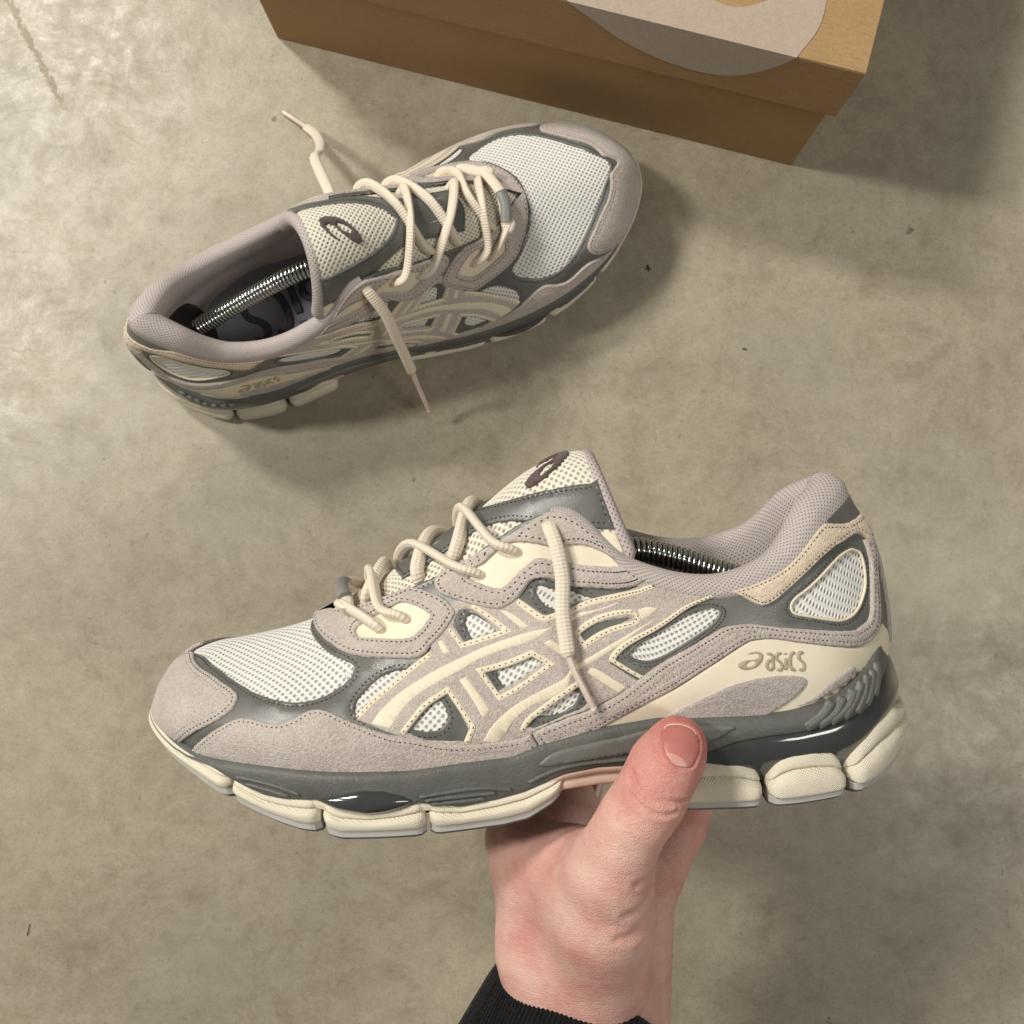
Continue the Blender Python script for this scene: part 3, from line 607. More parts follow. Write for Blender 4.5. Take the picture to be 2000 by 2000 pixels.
def sweep(svals, prof, cap=True, ring=False):
    p, n = out_pn(svals); rows = []
    for i, s in enumerate(svals):
        q = prof(i, s, p[i, 0]); rows.append(np.c_[p[i, 0] + n[i, 0] * q[:, 0], p[i, 1] + n[i, 1] * q[:, 0], q[:, 1]])
    V = np.stack(rows); N_, K = V.shape[:2]
    F = grid_faces(N_, K, wrap_n=ring, wrap_m=True)
    if cap and not ring: F += [tuple(range(K)), tuple((N_ - 1) * K + k for k in range(K))[::-1]]
    return V.reshape(-1, 3), F
def fix_normals(o):
    bm = bmesh.new(); bm.from_mesh(o.data); bmesh.ops.recalc_face_normals(bm, faces=bm.faces); bm.to_mesh(o.data); bm.free(); return o
def subdiv(pr, k=3):
    """round a profile polygon"""
    return crom(np.asarray(pr, float), k, True)

# ---- tongue
_tc = np.array([(247, 64.5), (229, 77.0), (207, 89.5), (189, 100), (170, 111.5), (150, 123.5), (127.6, 134.5)]) / 1000
_td = crom(_tc, 20); _ts = np.r_[0, np.cumsum(np.linalg.norm(np.diff(_td, axis=0), axis=1))]; TLEN = _ts[-1]
def TS(s, t):
    s = np.asarray(s, float); t = np.asarray(t, float)
    x = np.interp(s * TLEN, _ts, _td[:, 0]); z = np.interp(s * TLEN, _ts, _td[:, 1])
    w = np.interp(s, [0, .25, .6, 1], [.018, .020, .0265, .0285]); dr = np.interp(s, [0, .25, .6, 1], [.007, .016, .030, .037])
    bk = np.interp(s, [0, .6, 1], [0, .004, .012])
    at_ = np.abs(t); th = t * 1.35
    y = w * np.sin(th) / math.sin(1.35); drop = dr * (1 - np.cos(th)) / (1 - math.cos(1.35))
    z = z + .0036 * np.sin(np.pi * np.clip((s - .58) / .42, 0, 1)) * np.clip(1 - at_ ** 2, 0, 1) - .0030 * np.clip((s - .90) / .10, 0, 1) ** 2.4
    return np.stack([x - bk * at_ ** 2, y + bend(x), z - drop], -1)
def TN(s, t):
    e = .01; s = np.asarray(s, float); t = np.asarray(t, float); s2 = np.clip(s, .011, .989)
    n = np.cross(TS(s2 + e, t) - TS(s2 - e, t), TS(s, t + e) - TS(s, t - e)); n /= np.linalg.norm(n, axis=-1, keepdims=True) + 1e-12
    return np.where(n[..., 2:3] < 0, -n, n) if False else n
_sg = np.sign(TN(np.array([.6]), np.array([0.]))[0, 2])
TNN = lambda s, t: TN(s, t) * _sg
TO = Surf(TS, TNN, lambda q: np.stack([q[:, 0] * TLEN, q[:, 1] * .040], 1), lambda q: np.stack([q[:, 0] / TLEN, q[:, 1] / .040], 1))

# ---- logo strokes
RING_O = [(600, 95), (640, 65), (700, 60), (730, 90), (725, 140), (690, 200), (640, 235), (580, 248), (545, 230), (542, 195), (570, 165), (620, 145), (660, 138), (690, 118), (692, 88), (660, 82)]
RING_I = [(600, 195), (625, 165), (660, 155), (668, 172), (640, 205), (605, 215)]
def nrm_logo(L): return [((x - 540) / 190, (248 - y) / 190) for x, y in L]      # unit height ~1
LET = {'a': ([[(.06, .93), (.35, 1), (.62, .9), (.68, .7), (.68, 0)], [(.68, .56), (.3, .58), (.1, .42), (.1, .16), (.32, .02), (.68, .1)]], .8),
       's': ([[(.66, .93), (.35, 1), (.12, .88), (.12, .68), (.36, .52), (.58, .4), (.64, .2), (.42, .02), (.06, .06)]], .78),
       'i': ([[(.12, 0), (.12, .7)], [(.12, .88), (.12, 1.02)]], .3),
       'c': ([[(.7, .93), (.42, 1), (.16, .82), (.1, .5), (.2, .16), (.42, .02), (.7, .08)]], .78)}
def text_strokes(txt):
    x = 0; out = []
    for ch in txt:
        st, w = LET[ch]; out += [[(x + p, q) for p, q in s] for s in st]; x += w + .12
    return out, x - .12

def ZI(x): return np.interp(x, [0, .06, .13, .2, .3], [.0425, .041, .037, .031, .030])

def mesh_holes(U, V, pu, pv, r=.37, soft=.16):
    u, v = U / pu, V / pv; row = np.floor(v); off = .5 * np.mod(np.abs(row), 2)
    fu = np.mod(u + off, 1) - .5; fv = np.mod(v, 1) - .5; asp = pu / (2 * pv); d = np.sqrt((fu * 2 * asp / max(asp, 1)) ** 2 + fv ** 2)
    f = np.clip((r + soft - d) / (2 * soft), 0, 1); return f * f * (3 - 2 * f)

def build_shoe():
    """left shoe in its own frame: x toe, y lateral, z up; returns the Empty with all shared parts"""
    root = thing('sneaker', '', 'sneaker', 'pair of sneakers')
    # mesh shell of the upper
    aa = np.linspace(0, 24, 24 * 56, endpoint=False); bb = np.linspace(0, 4, 193)
    A_, B_ = np.meshgrid(aa, bb, indexing='ij'); aw = np.where(A_ > 12, A_ - 24, A_)
    P = S(aw, B_); seg = np.linalg.norm(np.diff(P, axis=1), axis=2); arc = np.concatenate([np.zeros((len(aa), 1)), np.cumsum(seg, 1)], 1)
    V_ = (arc[:, -1:] - arc) * np.where(aw < 0, -1, 1); toe = ((B_ > 2.45) | (np.abs(aw) < 4.1)) & (np.abs(aw) < 4.6); V_ = np.where(toe, P[..., 1] * 1.12, V_)
    U_ = np.where(np.abs(aw) < 5, P[..., 0], S(np.where(aw < 0, -5.0, 5.0), B_)[..., 0] - (np.interp(np.abs(aw), _a, _arcA) - np.interp(5.0, _a, _arcA))); uv = np.stack([U_, V_], -1)
    P = P - Nrm(aw, B_) * (.00055 * mesh_holes(U_, V_, .0031, .00155))[..., None] * np.where(np.abs(aw) < .02, 0, 1)[..., None]
    mk('mesh_upper', P.reshape(-1, 3), grid_faces(len(aa), len(bb), wrap_n=True, flip=False), M['mesh'], root, uv=uv.reshape(-1, 2))
    both = (1, -1)
    # grey leather overlay with windows
    gl = [PN('toe_edge', [(3.9, 4.0), (5, 4), (6, 4), (7, 4), (8, 4), (9, 4), (10, 4), (11, 4), (12, 4.0), (12, 3), (12, 2), (12, 1), (12, 0.0), (10, 0), (8, 0), (6, 0), (4, 0), (2, 0), (0, 0.0), (0, 1), (0, 2)])] + [PAN[w] for w in ('W1', 'W2', 'W3', 'W4', 'W5', 'W6', 'W7', 'W8')]
    panel('leather_overlay', UP, gl, M['grey'], root, 0, .0009, both, join=True, stitch=(.0018,), res=.0045, puff=.0002)
    for w in ('W7', 'W8'):
        lp = smooth_loop(np.array(PAN[w], float), .05); lp = lp[::3]; lp = np.concatenate([lp, lp[:2]])
        for sg in both:
            V2, F2, u2 = tube((S(sg * lp[:, 0], lp[:, 1]) + Nrm(sg * lp[:, 0], lp[:, 1]) * .0006), .0006, .0006, 8, .0012, ends=False); mk('window_piping', V2, F2, M['cream_edge'] if w == 'W8' else M['grey'], root)
    # mauve suede
    cap = PN('toe_cap', [(1.1, -.12), (.6, -.12), (0, -.12), (0, 1.4)])
    panel('toe_cap', UP, [cap], M['suede'], root, .0004, .0022, both, join=True, stitch=(.0019, .0040), puff=.0006)
    mud = PN('mudguard', [(6.3, -.12), (5, -.12), (4, -.12), (3, -.12), (2, -.12), (1.6, -.12)])
    panel('mudguard', UP, [mud], M['suede'], root, .0004, .0023, both, stitch=(.0017, .0036), puff=.0008)
    band = PN(PAN['side_band'][:-1], [(6.32, .1)])
    panel('side_band', UP, [band], M['suede'], root, .0006, .0023, both, stitch=(.0018, .0040), puff=.0006)
    hs = [(11.62, .9), (11.7, 2.0), (11.75, 2.8), (11.95, 3.35), (12, 3.36), (12, 2), (12, .9)]
    panel('heel_strip', UP, [hs], M['suede'], root, .0006, .0019, both, join=True)
    ef = PN('eyestay_front', [(5.3, 4.0), (5, 4), (4.6, 3.96), (4.42, 3.93), (4.3, 4.0), (3.92, 4.0)])
    efh = PAN['cream_front']
    panel('eyestay', UP, [ef, efh], M['suede'], root, .0013, .0027, both, stitch=(.0016,), puff=.0004)
    er = PN('eyestay_rear'); panel('eyestay', UP, [er, PAN['cream_rear']], M['suede'], root, .0013, .0027, both, stitch=(.0016,), puff=.0004)
    for nm in ('cream_front', 'cream_rear'):
        lp = smooth_loop(UP.iso(np.array(PAN[nm], float)), .0015); lp = inset_loop(lp, -.0016, [lp]); lp[:, 1] = np.minimum(lp[:, 1], BMAX - .0006)
        panel('eyelet_facing', UP, [lp], M['cream'], root, .0006, .0012, both, is_iso=True, sharp=120)
    # stripe assembly
    sb = PN('stripe_base', [(6.24, .733), (6.6, .75), (6.9, .767), (7.26, .967), (7.62, 1.283), (7.34, 1.683), (7.36, 1.767), (7.48, 1.983), (8.04, 2.717), (8.6, 3.467), (8.94, 3.98), (8.3, 3.98), (8.02, 3.96), (7.68, 3.52), (7.36, 3.19), (7.0, 3.1), (6.7, 3.2), (6.5, 3.17), (6.3, 3.05), (6.0, 3.2), (5.8, 3.3), (5.5, 3.2), (5.25, 2.9)])
    so = panel('stripe_suede', UP, [sb] + [PAN[h] for h in ('H2', 'H3', 'H4', 'H5', 'H6', 'HS')], M['suede'], root, .0008, .0017, both, puff=.0001, res=.0035)
    par = {1: so[0], -1: so[1]}
    def strip(nm, loop, h1, mat='cream', is_iso=False, stitch=(), loops=None, **kw):
        for sg in both:
            kids = panel(nm, UP, loops or [loop], M[mat], par[sg], .0012, h1, (sg,), is_iso=is_iso, stitch=stitch, bev=.0004, res=.003, edge=.0009, jit=0, **kw)
            for kd in kids:                                  # stitches stay on the third level: hang them on the suede instead
                for g in list(kd.children): g.parent = par[sg]
    strip('cream_stripe', PN('S1', 'S1b', 'S1c'), .00195)
    strip('cream_stripe', PN('S2', 'S2b', 'S2c'), .00195)
    for s_ in ('S3', 'S4', 'S5', 'S6', 'S7', 'S8'): strip('cream_bar', PAN[s_], .00195)
    def bord(nm, w=.0021, closed=False):
        q = UP.iso(np.minimum(np.array(PAN[nm], float), (99, 3.86))); strip('cream_border', None,   .00205, 'cream_edge', True, loops=[np.asarray(r) for r in ribbon(q, w, closed)], sharp=40)
        line = np.concatenate([q, q[:1]]) if closed else q; line = even(line, .0006)
        for sg in both:
            sv, sfc = stitch_geo(UP, [(line, np.ones(len(line), bool))], .00205, .0023, .0005, .0002, sg, False); o = mk('stitching', sv, sfc, M['thread'], par[sg], smooth=False); o['kind'] = 'stuff'
    for nm in ('B1', 'B2', 'B3', 'B5', 'B6', 'B7'): bord(nm)
    for nm in ('B4', 'B8'): bord(nm, closed=True)
    # heel: cream counter, flock leaves, cream suede, grey tab
    ct = PN(PAN['counter'][:-1], [(11.42, 1.5), (11.62, 1.2), (11.62, .5), (11.6, -.12), (10, -.12), (9, -.12), (8, -.12), (7, -.12), (6.4, .05), (7.0, .32)])
    panel('heel_counter', UP, [ct], M['cream'], root, .0007, .0016, both, puff=.0006)
    for nm in ('leaf_a', 'leaf_b', 'leaf_c'): panel('flock_leaf', UP, [[(a, b + (0 if nm == 'leaf_a' else .14)) for a, b in PAN[nm]]], M['velvet'], root, .0014, .0026, both, puff=.0003)
    hsu = [(9.22, 3.98), (9.66, 3.98), (10.2, 3.98), (10.9, 3.98), (11.1, 3.86), (11.4, 3.64), (12, 3.6), (12, 3.1), (11.7, 3.14), (11.48, 3.36), (11.1, 3.37), (10.46, 3.45), (10.04, 3.4), (9.66, 3.15), (9.5, 3.117), (9.42, 3.3), (9.32, 3.683)]
    panel('heel_overlay', UP, [hsu], M['suede_heel'], root, .0007, .0024, both, join=True, stitch=(.0018,), puff=.0006)
    htb = [(11.0, 3.99), (11.35, 3.58), (12, 3.54), (12, 3.99), (11.6, 3.99)]
    panel('heel_tab', UP, [htb], M['grey'], root, .0007, .0019, both, join=True)

    # collar lining: padded roll from the outer seam over the rim and down inside
    ca = np.concatenate([np.linspace(6.95, 11.999, 60), 24 - np.linspace(12, 6.95, 61)[0:]]); rows = []
    for a in ca:
        aw_ = a if a <= 12 else a - 24; e = abs(aw_)
        p = S(aw_, 3.97); nn = Nrm(aw_, 3.9); inn = -nn.copy(); inn[2] = 0; inn /= np.linalg.norm(inn); inn = inn + np.array([1.0, 0, 0]) * np.interp(e, [9.0, 11, 12], [0, .6, .9]); inn /= np.linalg.norm(inn)
        tb = p - S(aw_, 3.6); tb /= np.linalg.norm(tb); tb = .55 * tb + .45 * np.array([0, 0, 1]); tb /= np.linalg.norm(tb)
        k1 = np.interp(e, [6.95, 7.5, 8.3, 10, 11, 12], [.32, .55, .85, 1.0, 1.28, 1.6]); k2 = np.interp(e, [6.95, 7.4, 8.3, 10, 11, 12], [.35, .7, 1.0, 1.0, 1.35, 1.5])
        pr = [(-.9, -2.4, 1), (-1.9, -.6, 1), (-2.0, 1.4, 1), (-.8, 4.4, 1), (2.6, 6.4, 1), (6.2, 5.6, 1), (8.8, 2.4, 1), (9.8, -3, 1), (9.6, -9, 1), (9.0, -16, 1), (8.4, -24, .9)]
        rr = []
        for (di, du, _) in pr:
            ki = k1 if di > 0 else 1.0
            rr.append(p + inn * di * .001 * ki + tb * du * .001 * (k2 if du > -5 else 1.0))
        last = rr[-1].copy(); bot = last.copy(); bot[2] = float(ZI(bot[0])) - .002; bot += inn * .001 * (1 if e < 10.5 else -4)
        mid = (last * .5 + bot * .5); rr += [mid, bot]
        rows.append(crom(np.array(rr), 5))
    R = np.stack(rows); sA = np.r_[0, np.cumsum(np.linalg.norm(np.diff(R[:, 20], axis=0), axis=1))]; sB = np.r_[0, np.cumsum(np.linalg.norm(np.diff(R[60], axis=0), axis=1))]
    uv = np.stack(np.meshgrid(sA, sB, indexing='ij'), -1)
    fix_normals(mk('collar_lining', R.reshape(-1, 3), grid_faces(R.shape[0], R.shape[1]), M['knit'], root, uv=uv.reshape(-1, 2)))
    # insole
    sv = np.linspace(-s_of(.23), s_of(.23), 120); p, n = out_pn(sv); q = p - n * .009
    ctr = np.c_[q[:, 0], np.full(len(q), 0.0) + bend(q[:, 0])]
    zi = ZI(q[:, 0]); V_ = np.concatenate([np.c_[q, zi + .003], np.c_[q * .5 + ctr * .5, zi + .0006], np.c_[ctr, zi]])
    ino = mk('insole', V_, grid_faces(3, len(q)), M['insole'], root, uv=V_[:, :2]); fix_normals(ino)

    # ---- tongue body
    ns, nt = 46, 41
    s_, t_ = np.meshgrid(np.linspace(0, 1, ns), np.linspace(-1, 1, nt), indexing='ij')
    Po = TS(s_, t_); Nn = TNN(s_, t_); th = np.interp(s_, [0, .5, .85, 1], [.003, .005, .009, .0085])
    ed = np.sqrt(np.clip(1 - np.abs(t_) ** 8, 0, 1)); Pi = Po - Nn * (th * (.25 + .75 * ed))[..., None]
    V_ = np.concatenate([Po.reshape(-1, 3), Pi.reshape(-1, 3)]); K = ns * nt
    uv1 = np.stack([s_ * TLEN, t_ * .040], -1).reshape(-1, 2)
    s2, t2 = np.meshgrid(np.linspace(0, 1, 270), np.linspace(-1, 1, 180), indexing='ij'); u2_ = np.stack([s2 * TLEN, t2 * .040], -1)
    Pd = TS(s2, t2) - TNN(s2, t2) * (.00055 * mesh_holes(u2_[..., 0], u2_[..., 1], .0031, .0016))[..., None]
    tg = mk('tongue', Pd.reshape(-1, 3), grid_faces(270, 180), M['mesh_tongue'], root, uv=u2_.reshape(-1, 2)); fix_normals(tg)
    inner = grid_faces(ns, nt)
    rim = [i * nt for i in range(ns)] + [(ns - 1) * nt + j for j in range(1, nt)] + [i * nt + nt - 1 for i in range(ns - 2, -1, -1)]
    Fq = [tuple(i + K for i in f) for f in inner] + [(rim[i], rim[i + 1], rim[i + 1] + K, rim[i] + K) for i in range(len(rim) - 1)]
    used = sorted({i for f in Fq for i in f}); mp = {v: i for i, v in enumerate(used)}
    lin = mk('tongue_lining', V_[used], [tuple(mp[i] for i in f) for f in Fq], M['knit'], root, uv=np.concatenate([uv1, uv1])[used]); fix_normals(lin)
    # knit binding round the free edge
    tt = np.concatenate([np.c_[np.linspace(.62, .985, 14), np.full(14, -.99)], np.c_[np.full(40, .992), np.linspace(-.96, .96, 40)], np.c_[np.linspace(.985, .62, 14), np.full(14, .99)]])
    E_ = TS(tt[:, 0], tt[:, 1]) - TNN(tt[:, 0], tt[:, 1]) * .0036
    V2, F2, u2 = tube(E_, .0042, .0036, 12, .0015); mk('tongue_binding', V2, F2, M['knit'], root, uv=np.c_[u2[:, 0] * .02, u2[:, 1]])
    # leather frame with a teardrop window, plate, cream corners
    tear = [(.63, 0), (.66, .16), (.72, .30), (.80, .40), (.88, .46), (.955, .49), (.985, .44), (.985, .2), (.985, 0), (.985, -.2), (.985, -.44), (.955, -.49), (.88, -.46), (.80, -.40), (.72, -.30), (.66, -.16)]
    fr = [(.60, .26), (.69, .42), (.78, .60), (.86, .72), (.93, .80), (.985, .82), (.985, .44), (.985, 0), (.985, -.44), (.985, -.82), (.93, -.80), (.86, -.72), (.78, -.60), (.69, -.42), (.60, -.26), (.54, -.3), (.36, -.36), (.33, 0), (.36, .36), (.54, .3)]
    fr = [(.985, .82), (.93, .80), (.86, .72), (.78, .62), (.69, .46), (.60, .34), (.50, .36), (.36, .40), (.33, 0), (.36, -.40), (.50, -.36), (.60, -.34), (.69, -.46), (.78, -.62), (.86, -.72), (.93, -.80), (.985, -.82), (.986, -.45), (.955, -.49), (.88, -.46), (.80, -.40), (.72, -.30), (.66, -.16), (.63, 0), (.66, .16), (.72, .30), (.80, .40), (.88, .46), (.955, .49), (.986, .45)]
    panel('tongue_frame', TO, [fr], M['grey'], tg, 0, .0011, (1,), stitch=(.0016,), puff=.0002)
    for o in list(tg.children):
        for g in list(o.children): g.parent = tg
    # scored lines on the leather plate
    for (p0, p1) in (((.40, -.22), (.47, -.20)), ((.41, -.06), (.48, -.05)), ((.41, .12), (.50, .14))):
        panel('score_line', TO, ribbon(TO.iso(np.array([p0, p1])), .0005), M['mesh_tongue'], tg, .0011, .00135, (1,), is_iso=True, bev=.0003)
    for sg in (1, -1):
        panel('tongue_corner', TO, [[(.985, .84 * sg), (.93, .82 * sg), (.86, .76 * sg), (.84, .97 * sg), (.985, .97 * sg)]], M['cream'], tg, 0, .0010, (1,))

    # ---- sole
    ringS = np.linspace(-SMAX, SMAX, 420, endpoint=False)
    def pr_car(i, s, x):
        zt, zg = zf(ZT, x), min(zf(ZG, x), zf(ZT, x) - .002); zz = np.linspace(zt - .0006, zg, 9)
        d = .0012 + .0006 * np.sin(np.linspace(0, np.pi, 9)); pts = [(-.006, zt + .0012), (-.0012, zt + .0010), (.0004, zt + .0004)]
        hb = .008 * np.clip((.036 - x) / .026, 0, 1); d = d - hb * np.clip((zz - .026) / .022, 0, 1); pts = [(a_ - hb, b_) for a_, b_ in pts]
        pts += [(dd, z) for dd, z in zip(d, zz)] + [(-.002 - .3 * hb, zg - .0008), (-.013, zg - .0004), (-.013, zt)]
        return np.array(pts)
    V_, F_ = sweep(ringS, pr_car, ring=True); car = fix_normals(mk('midsole_carrier', V_, F_, M['midsole'], root))
    def pr_core(i, s, x):
        zt = zf(ZG, x) + .001; zb = zf(Z0, x) + .0075 if x < .105 or x > .150 else .0135
        zb = min(zb, zt - .002); h = zt - zb; fw = float(np.interp(x, [.140, .150, .268, .278], [0, 1, 1, 0])); hb = .011 * float(np.clip((.040 - x) / .028, 0, 1)); o_ = -.0045 + .0047 * fw - hb
        return np.array([(o_ - .001, zt), (o_, zt - .12 * h), (o_ + .0004, zt - .4 * h), (o_, zt - .62 * h), (-.0045 - hb, zt - .8 * h), (-.0045 - hb, zb), (-.018, zb), (-.018, zt)])
    V_, F_ = sweep(ringS, pr_core, ring=True); fix_normals(mk('midsole_core', V_, F_, M['foam'], root, smooth=False))
    # bottom board closes the sole from below
    xs = np.linspace(.014, .306, 80); sx = np.array([s_of(x) for x in xs]); pl, nl = out_pn(sx); pm, nm_ = out_pn(-sx)
    rows = [];
    for f in np.linspace(0, 1, 7):
        q = (pl - nl * .006) * (1 - f) + (pm - nm_ * .006) * f; zb = np.where((xs < .105) | (xs > .150), zf(Z0, xs) + .006, .014); rows.append(np.c_[q, zb])
    mk('sole_board', np.stack(rows).reshape(-1, 3), grid_faces(7, 80), M['rubber_dark'], root)
    # gel: rear band and two forefoot lenses
    sg_ = np.linspace(-s_of(.097), s_of(.097), 150)
    def pr_gel(i, s, x):
        zt = zf(ZG, x) + .0005; zb = max(zf(Z0, x) + .006, .008); f = np.clip((.097 - x) / .012, 0, 1) ** .5
        zm = zt * .6 + zb * .4; f = f * 1.0; hb = .0045 * np.clip((.036 - x) / .026, 0, 1)
        return subdiv([(-.014, zt), (-.0018 + .0012 * f - hb, zt), (-.0006 + .0024 * f - .7 * hb, zm + .003), (-.0010 + .0020 * f - .4 * hb, zm - .003), (-.004, zb), (-.014, zb)], 4)
    V_, F_ = sweep(sg_, pr_gel); fix_normals(mk('heel_gel', V_, F_, M['gel'], root))
    for sg in both:
        xx = np.linspace(.2012, .2368, 40); u = (xx - .2012) / .0356
        top = np.interp(u, [0, .12, .3, .55, .8, .92, 1], [15.3, 18.2, 20.6, 21.4, 20.0, 18.9, 18.3]) / 1000; bot = np.interp(u, [0, .12, .3, .5, .8, .92, 1], [15.3, 12.9, 11.4, 11.0, 13.6, 16.4, 18.3]) / 1000
        p, n = out_pn(sg * np.array([s_of(x) for x in xx])); rows = []
        for v in np.linspace(0, 1, 15):
            zz = bot + (top - bot) * v; bul = .0006 + .0042 * np.sqrt(np.clip(np.sin(np.pi * v), 0, 1)) * np.clip(np.sin(np.pi * u), 0, 1) ** .6
            rows.append(np.c_[p + n * bul[:, None], zz])
        fix_normals(mk('forefoot_gel', np.stack(rows).reshape(-1, 3), grid_faces(15, 40, flip=sg < 0), M['gel'], root))
    # foam pods and their outsole pads
    def pod(s0, s1, top, nm='foam_pod', step=.0016, zs=.70):
        sv = np.arange(s0, s1 + 1e-6, (s1 - s0) / max(8, int((s1 - s0) / step)))
        ea = np.minimum(sv - s0, s1 - sv); f = np.sqrt(np.clip(1 - (1 - np.clip(ea / .0045, 0, 1)) ** 2, 0, 1))
        def pr(i, s, x):
            zt = top(x); zb = zf(Z0, x) + .0040; zb = min(zb, zt - .003); h = zt - zb; zc = (zt + zb) / 2
            q = np.array([(-.014, zt - .001), (-.0012, zt), (.0008, zt - .10 * h), (.0015, zt - .24 * h), (.0010, zt - .36 * h), (-.0004, zt - .40 * h), (.0010, zt - .44 * h), (.0023, zt - .58 * h), (.0021, zt - .76 * h), (.0012, zt - .94 * h), (.0002, zb), (-.014, zb)])
            q = np.concatenate([q[:1], crom(q[1:11], 3), q[11:]]); fl = np.interp(x, [.012, .035, .06, .11, .15, .25, .29], [.0012, .0046, .0054, .0036, .0014, .0014, .0004]); q[1:-1, 0] += fl * np.clip((zt - q[1:-1, 1]) / max(h, .004), 0, 1)
            q[:, 1] = zc + (q[:, 1] - zc) * (zs + (1 - zs) * f[i]); q[:, 0] -= .0030 * (1 - f[i]); return q
        V_, F_ = sweep(sv, pr); o = fix_normals(mk(nm, V_, F_, M['foam'], root))
        def pr2(i, s, x):
            z0 = zf(Z0, x); z1 = z0 + .0044; i0 = -.0030 * (1 - f[i]) + np.interp(x, [.012, .035, .06, .11, .15, .25, .29], [.0012, .0046, .0054, .0036, .0014, .0014, .0004]) * .85
            return np.array([(-.03, z1), (i0 + .0004, z1), (i0 + .0004, z0 + .0016), (i0 - .0004, z0 + .0013), (-.03, z0 + .0013)])
        V_, F_ = sweep(sv, pr2); q = fix_normals(mk('outsole_pad', V_, F_, M['rubber'], root, smooth=False))
        def pr3(i, s, x):
            z0 = zf(Z0, x); i0 = -.0030 * (1 - f[i]) - .0006 + np.interp(x, [.012, .035, .06, .11, .15, .25, .29], [.0012, .0046, .0054, .0036, .0014, .0014, .0004]) * .85
            return np.array([(-.028, z0 + .0012), (i0 + .0002, z0 + .0012), (i0 - .0006, z0), (-.028, z0)])
        V_, F_ = sweep(sv, pr3); fix_normals(mk('tread', V_, F_, M['rubber_dark'], root, smooth=False))
        return o
    podtop_f = lambda x: zf(ZG, x) + .0003
    for (x0, x1) in ((.147, .1966), (.1981, .2356), (.2372, .2708)):
        pod(s_of(x0), s_of(x1), podtop_f, zs=.86); pod(-s_of(x1), -s_of(x0), podtop_f, zs=.86)
    for (x0, x1) in ((.0402, .0698), (.0726, .104)):
        pod(s_of(x0), s_of(x1), lambda x: zf(PT, x)); pod(-s_of(x1), -s_of(x0), lambda x: zf(PT, x))
    pod(-s_of(.0378), s_of(.0378), lambda x: zf(PT, x))
    pod(s_of(.2722), 2 * SMAX - s_of(.2722), lambda x: zf(ZT, x) + .0004 - .003 * np.clip((.282 - x) / .01, 0, 1))
    # arch shank
    for sg in both:
        sv = np.linspace(s_of(.100), s_of(.152), 30) * sg
        def pr_sh(i, s, x):
            zt = zf(ZG, x) + .0005; zb = np.interp(x, [.1, .125, .133, .147, .152], [.0118, .0118, .012, .0116, .0090]); zm = (zt + zb) / 2
            return subdiv([(-.012, zt), (.0002, zt), (.0009, zm + .0014), (-.0006, zm), (.0007, zm - .0016), (-.0004, zb), (-.012, zb)], 3)
        V_, F_ = sweep(sv, pr_sh); fix_normals(mk('arch_shank', V_, F_, M['shank'], root))
    # raised plate and ribs on the carrier (chart: x,z in metres)
    def CP(x, z):
        s = np.interp(np.abs(x), _ol[:, 0], _os) * np.sign(x + 1e-12); p, n = out_pn(s); hb = .008 * np.clip((.036 - np.abs(x)) / .026, 0, 1) * np.clip((np.asarray(z) - .026) / .022, 0, 1); return np.concatenate([p + n * (.0016 - hb)[..., None], np.asarray(z)[..., None]], -1)
    def CN(x, z):
        s = np.interp(np.abs(x), _ol[:, 0], _os) * np.sign(x + 1e-12); p, n = out_pn(s); return np.concatenate([n, np.zeros(n.shape[:-1] + (1,))], -1)
    CS = Surf(CP, CN, lambda q: q, lambda q: q)
    pl_ = np.array([(156, 23.8), (148.1, 28.2), (126.1, 31.0), (109.8, 33.6), (84, 33.4), (81.8, 32.0), (92.8, 26.9), (119.8, 24.2), (145.8, 22.8), (153.5, 22.6)]) / 1000
    panel('carrier_plate', CS, [pl_], M['midsole_light'], root, -.0006, .0009, both, is_iso=True, bev=.0012)
    ribs = [[(55.6, 29.6), (48.7, 34.0), (45.2, 38.6)], [(50.8, 29.8), (43.6, 34.2), (40.8, 39.6)], [(46.1, 30.4), (38.9, 35.6), (36.2, 41.6)], [(40.8, 31.1), (34.9, 38.2), (32.0, 43.4)], [(35.4, 31.9), (30.9, 38.3), (28.4, 45.0)], [(30.6, 33.6), (26.6, 40), (24.6, 45.5)], [(26.2, 36), (22.6, 42), (21, 47)]]
    for r_ in ribs: panel('carrier_rib', CS, ribbon(even(crom(np.array(r_) / 1000, 8), .002), .0040), M['midsole_light'], root, -.0006, .0009, both, is_iso=True, bev=.0019)
    fr_ = [[(268, 24.6), (260, 24.2), (251, 22.4), (243, 19.6)], [(264, 22.6), (256, 21.0), (247, 18.9)], [(200, 16.6), (190, 17.4), (178, 17.4), (166, 15.2)], [(198, 15.0), (188, 15.2), (172, 14.8)], [(196, 13.4), (186, 13.2), (176, 13.2)], [(160, 17), (150, 20.6), (138, 22), (110, 21.6)]]
    for r_ in fr_: panel('carrier_rib', CS, ribbon(even(crom(np.array(r_) / 1000, 8), .003), .0017), M['midsole'], root, -.0006, .0010, both, is_iso=True, bev=.0008)
    return root
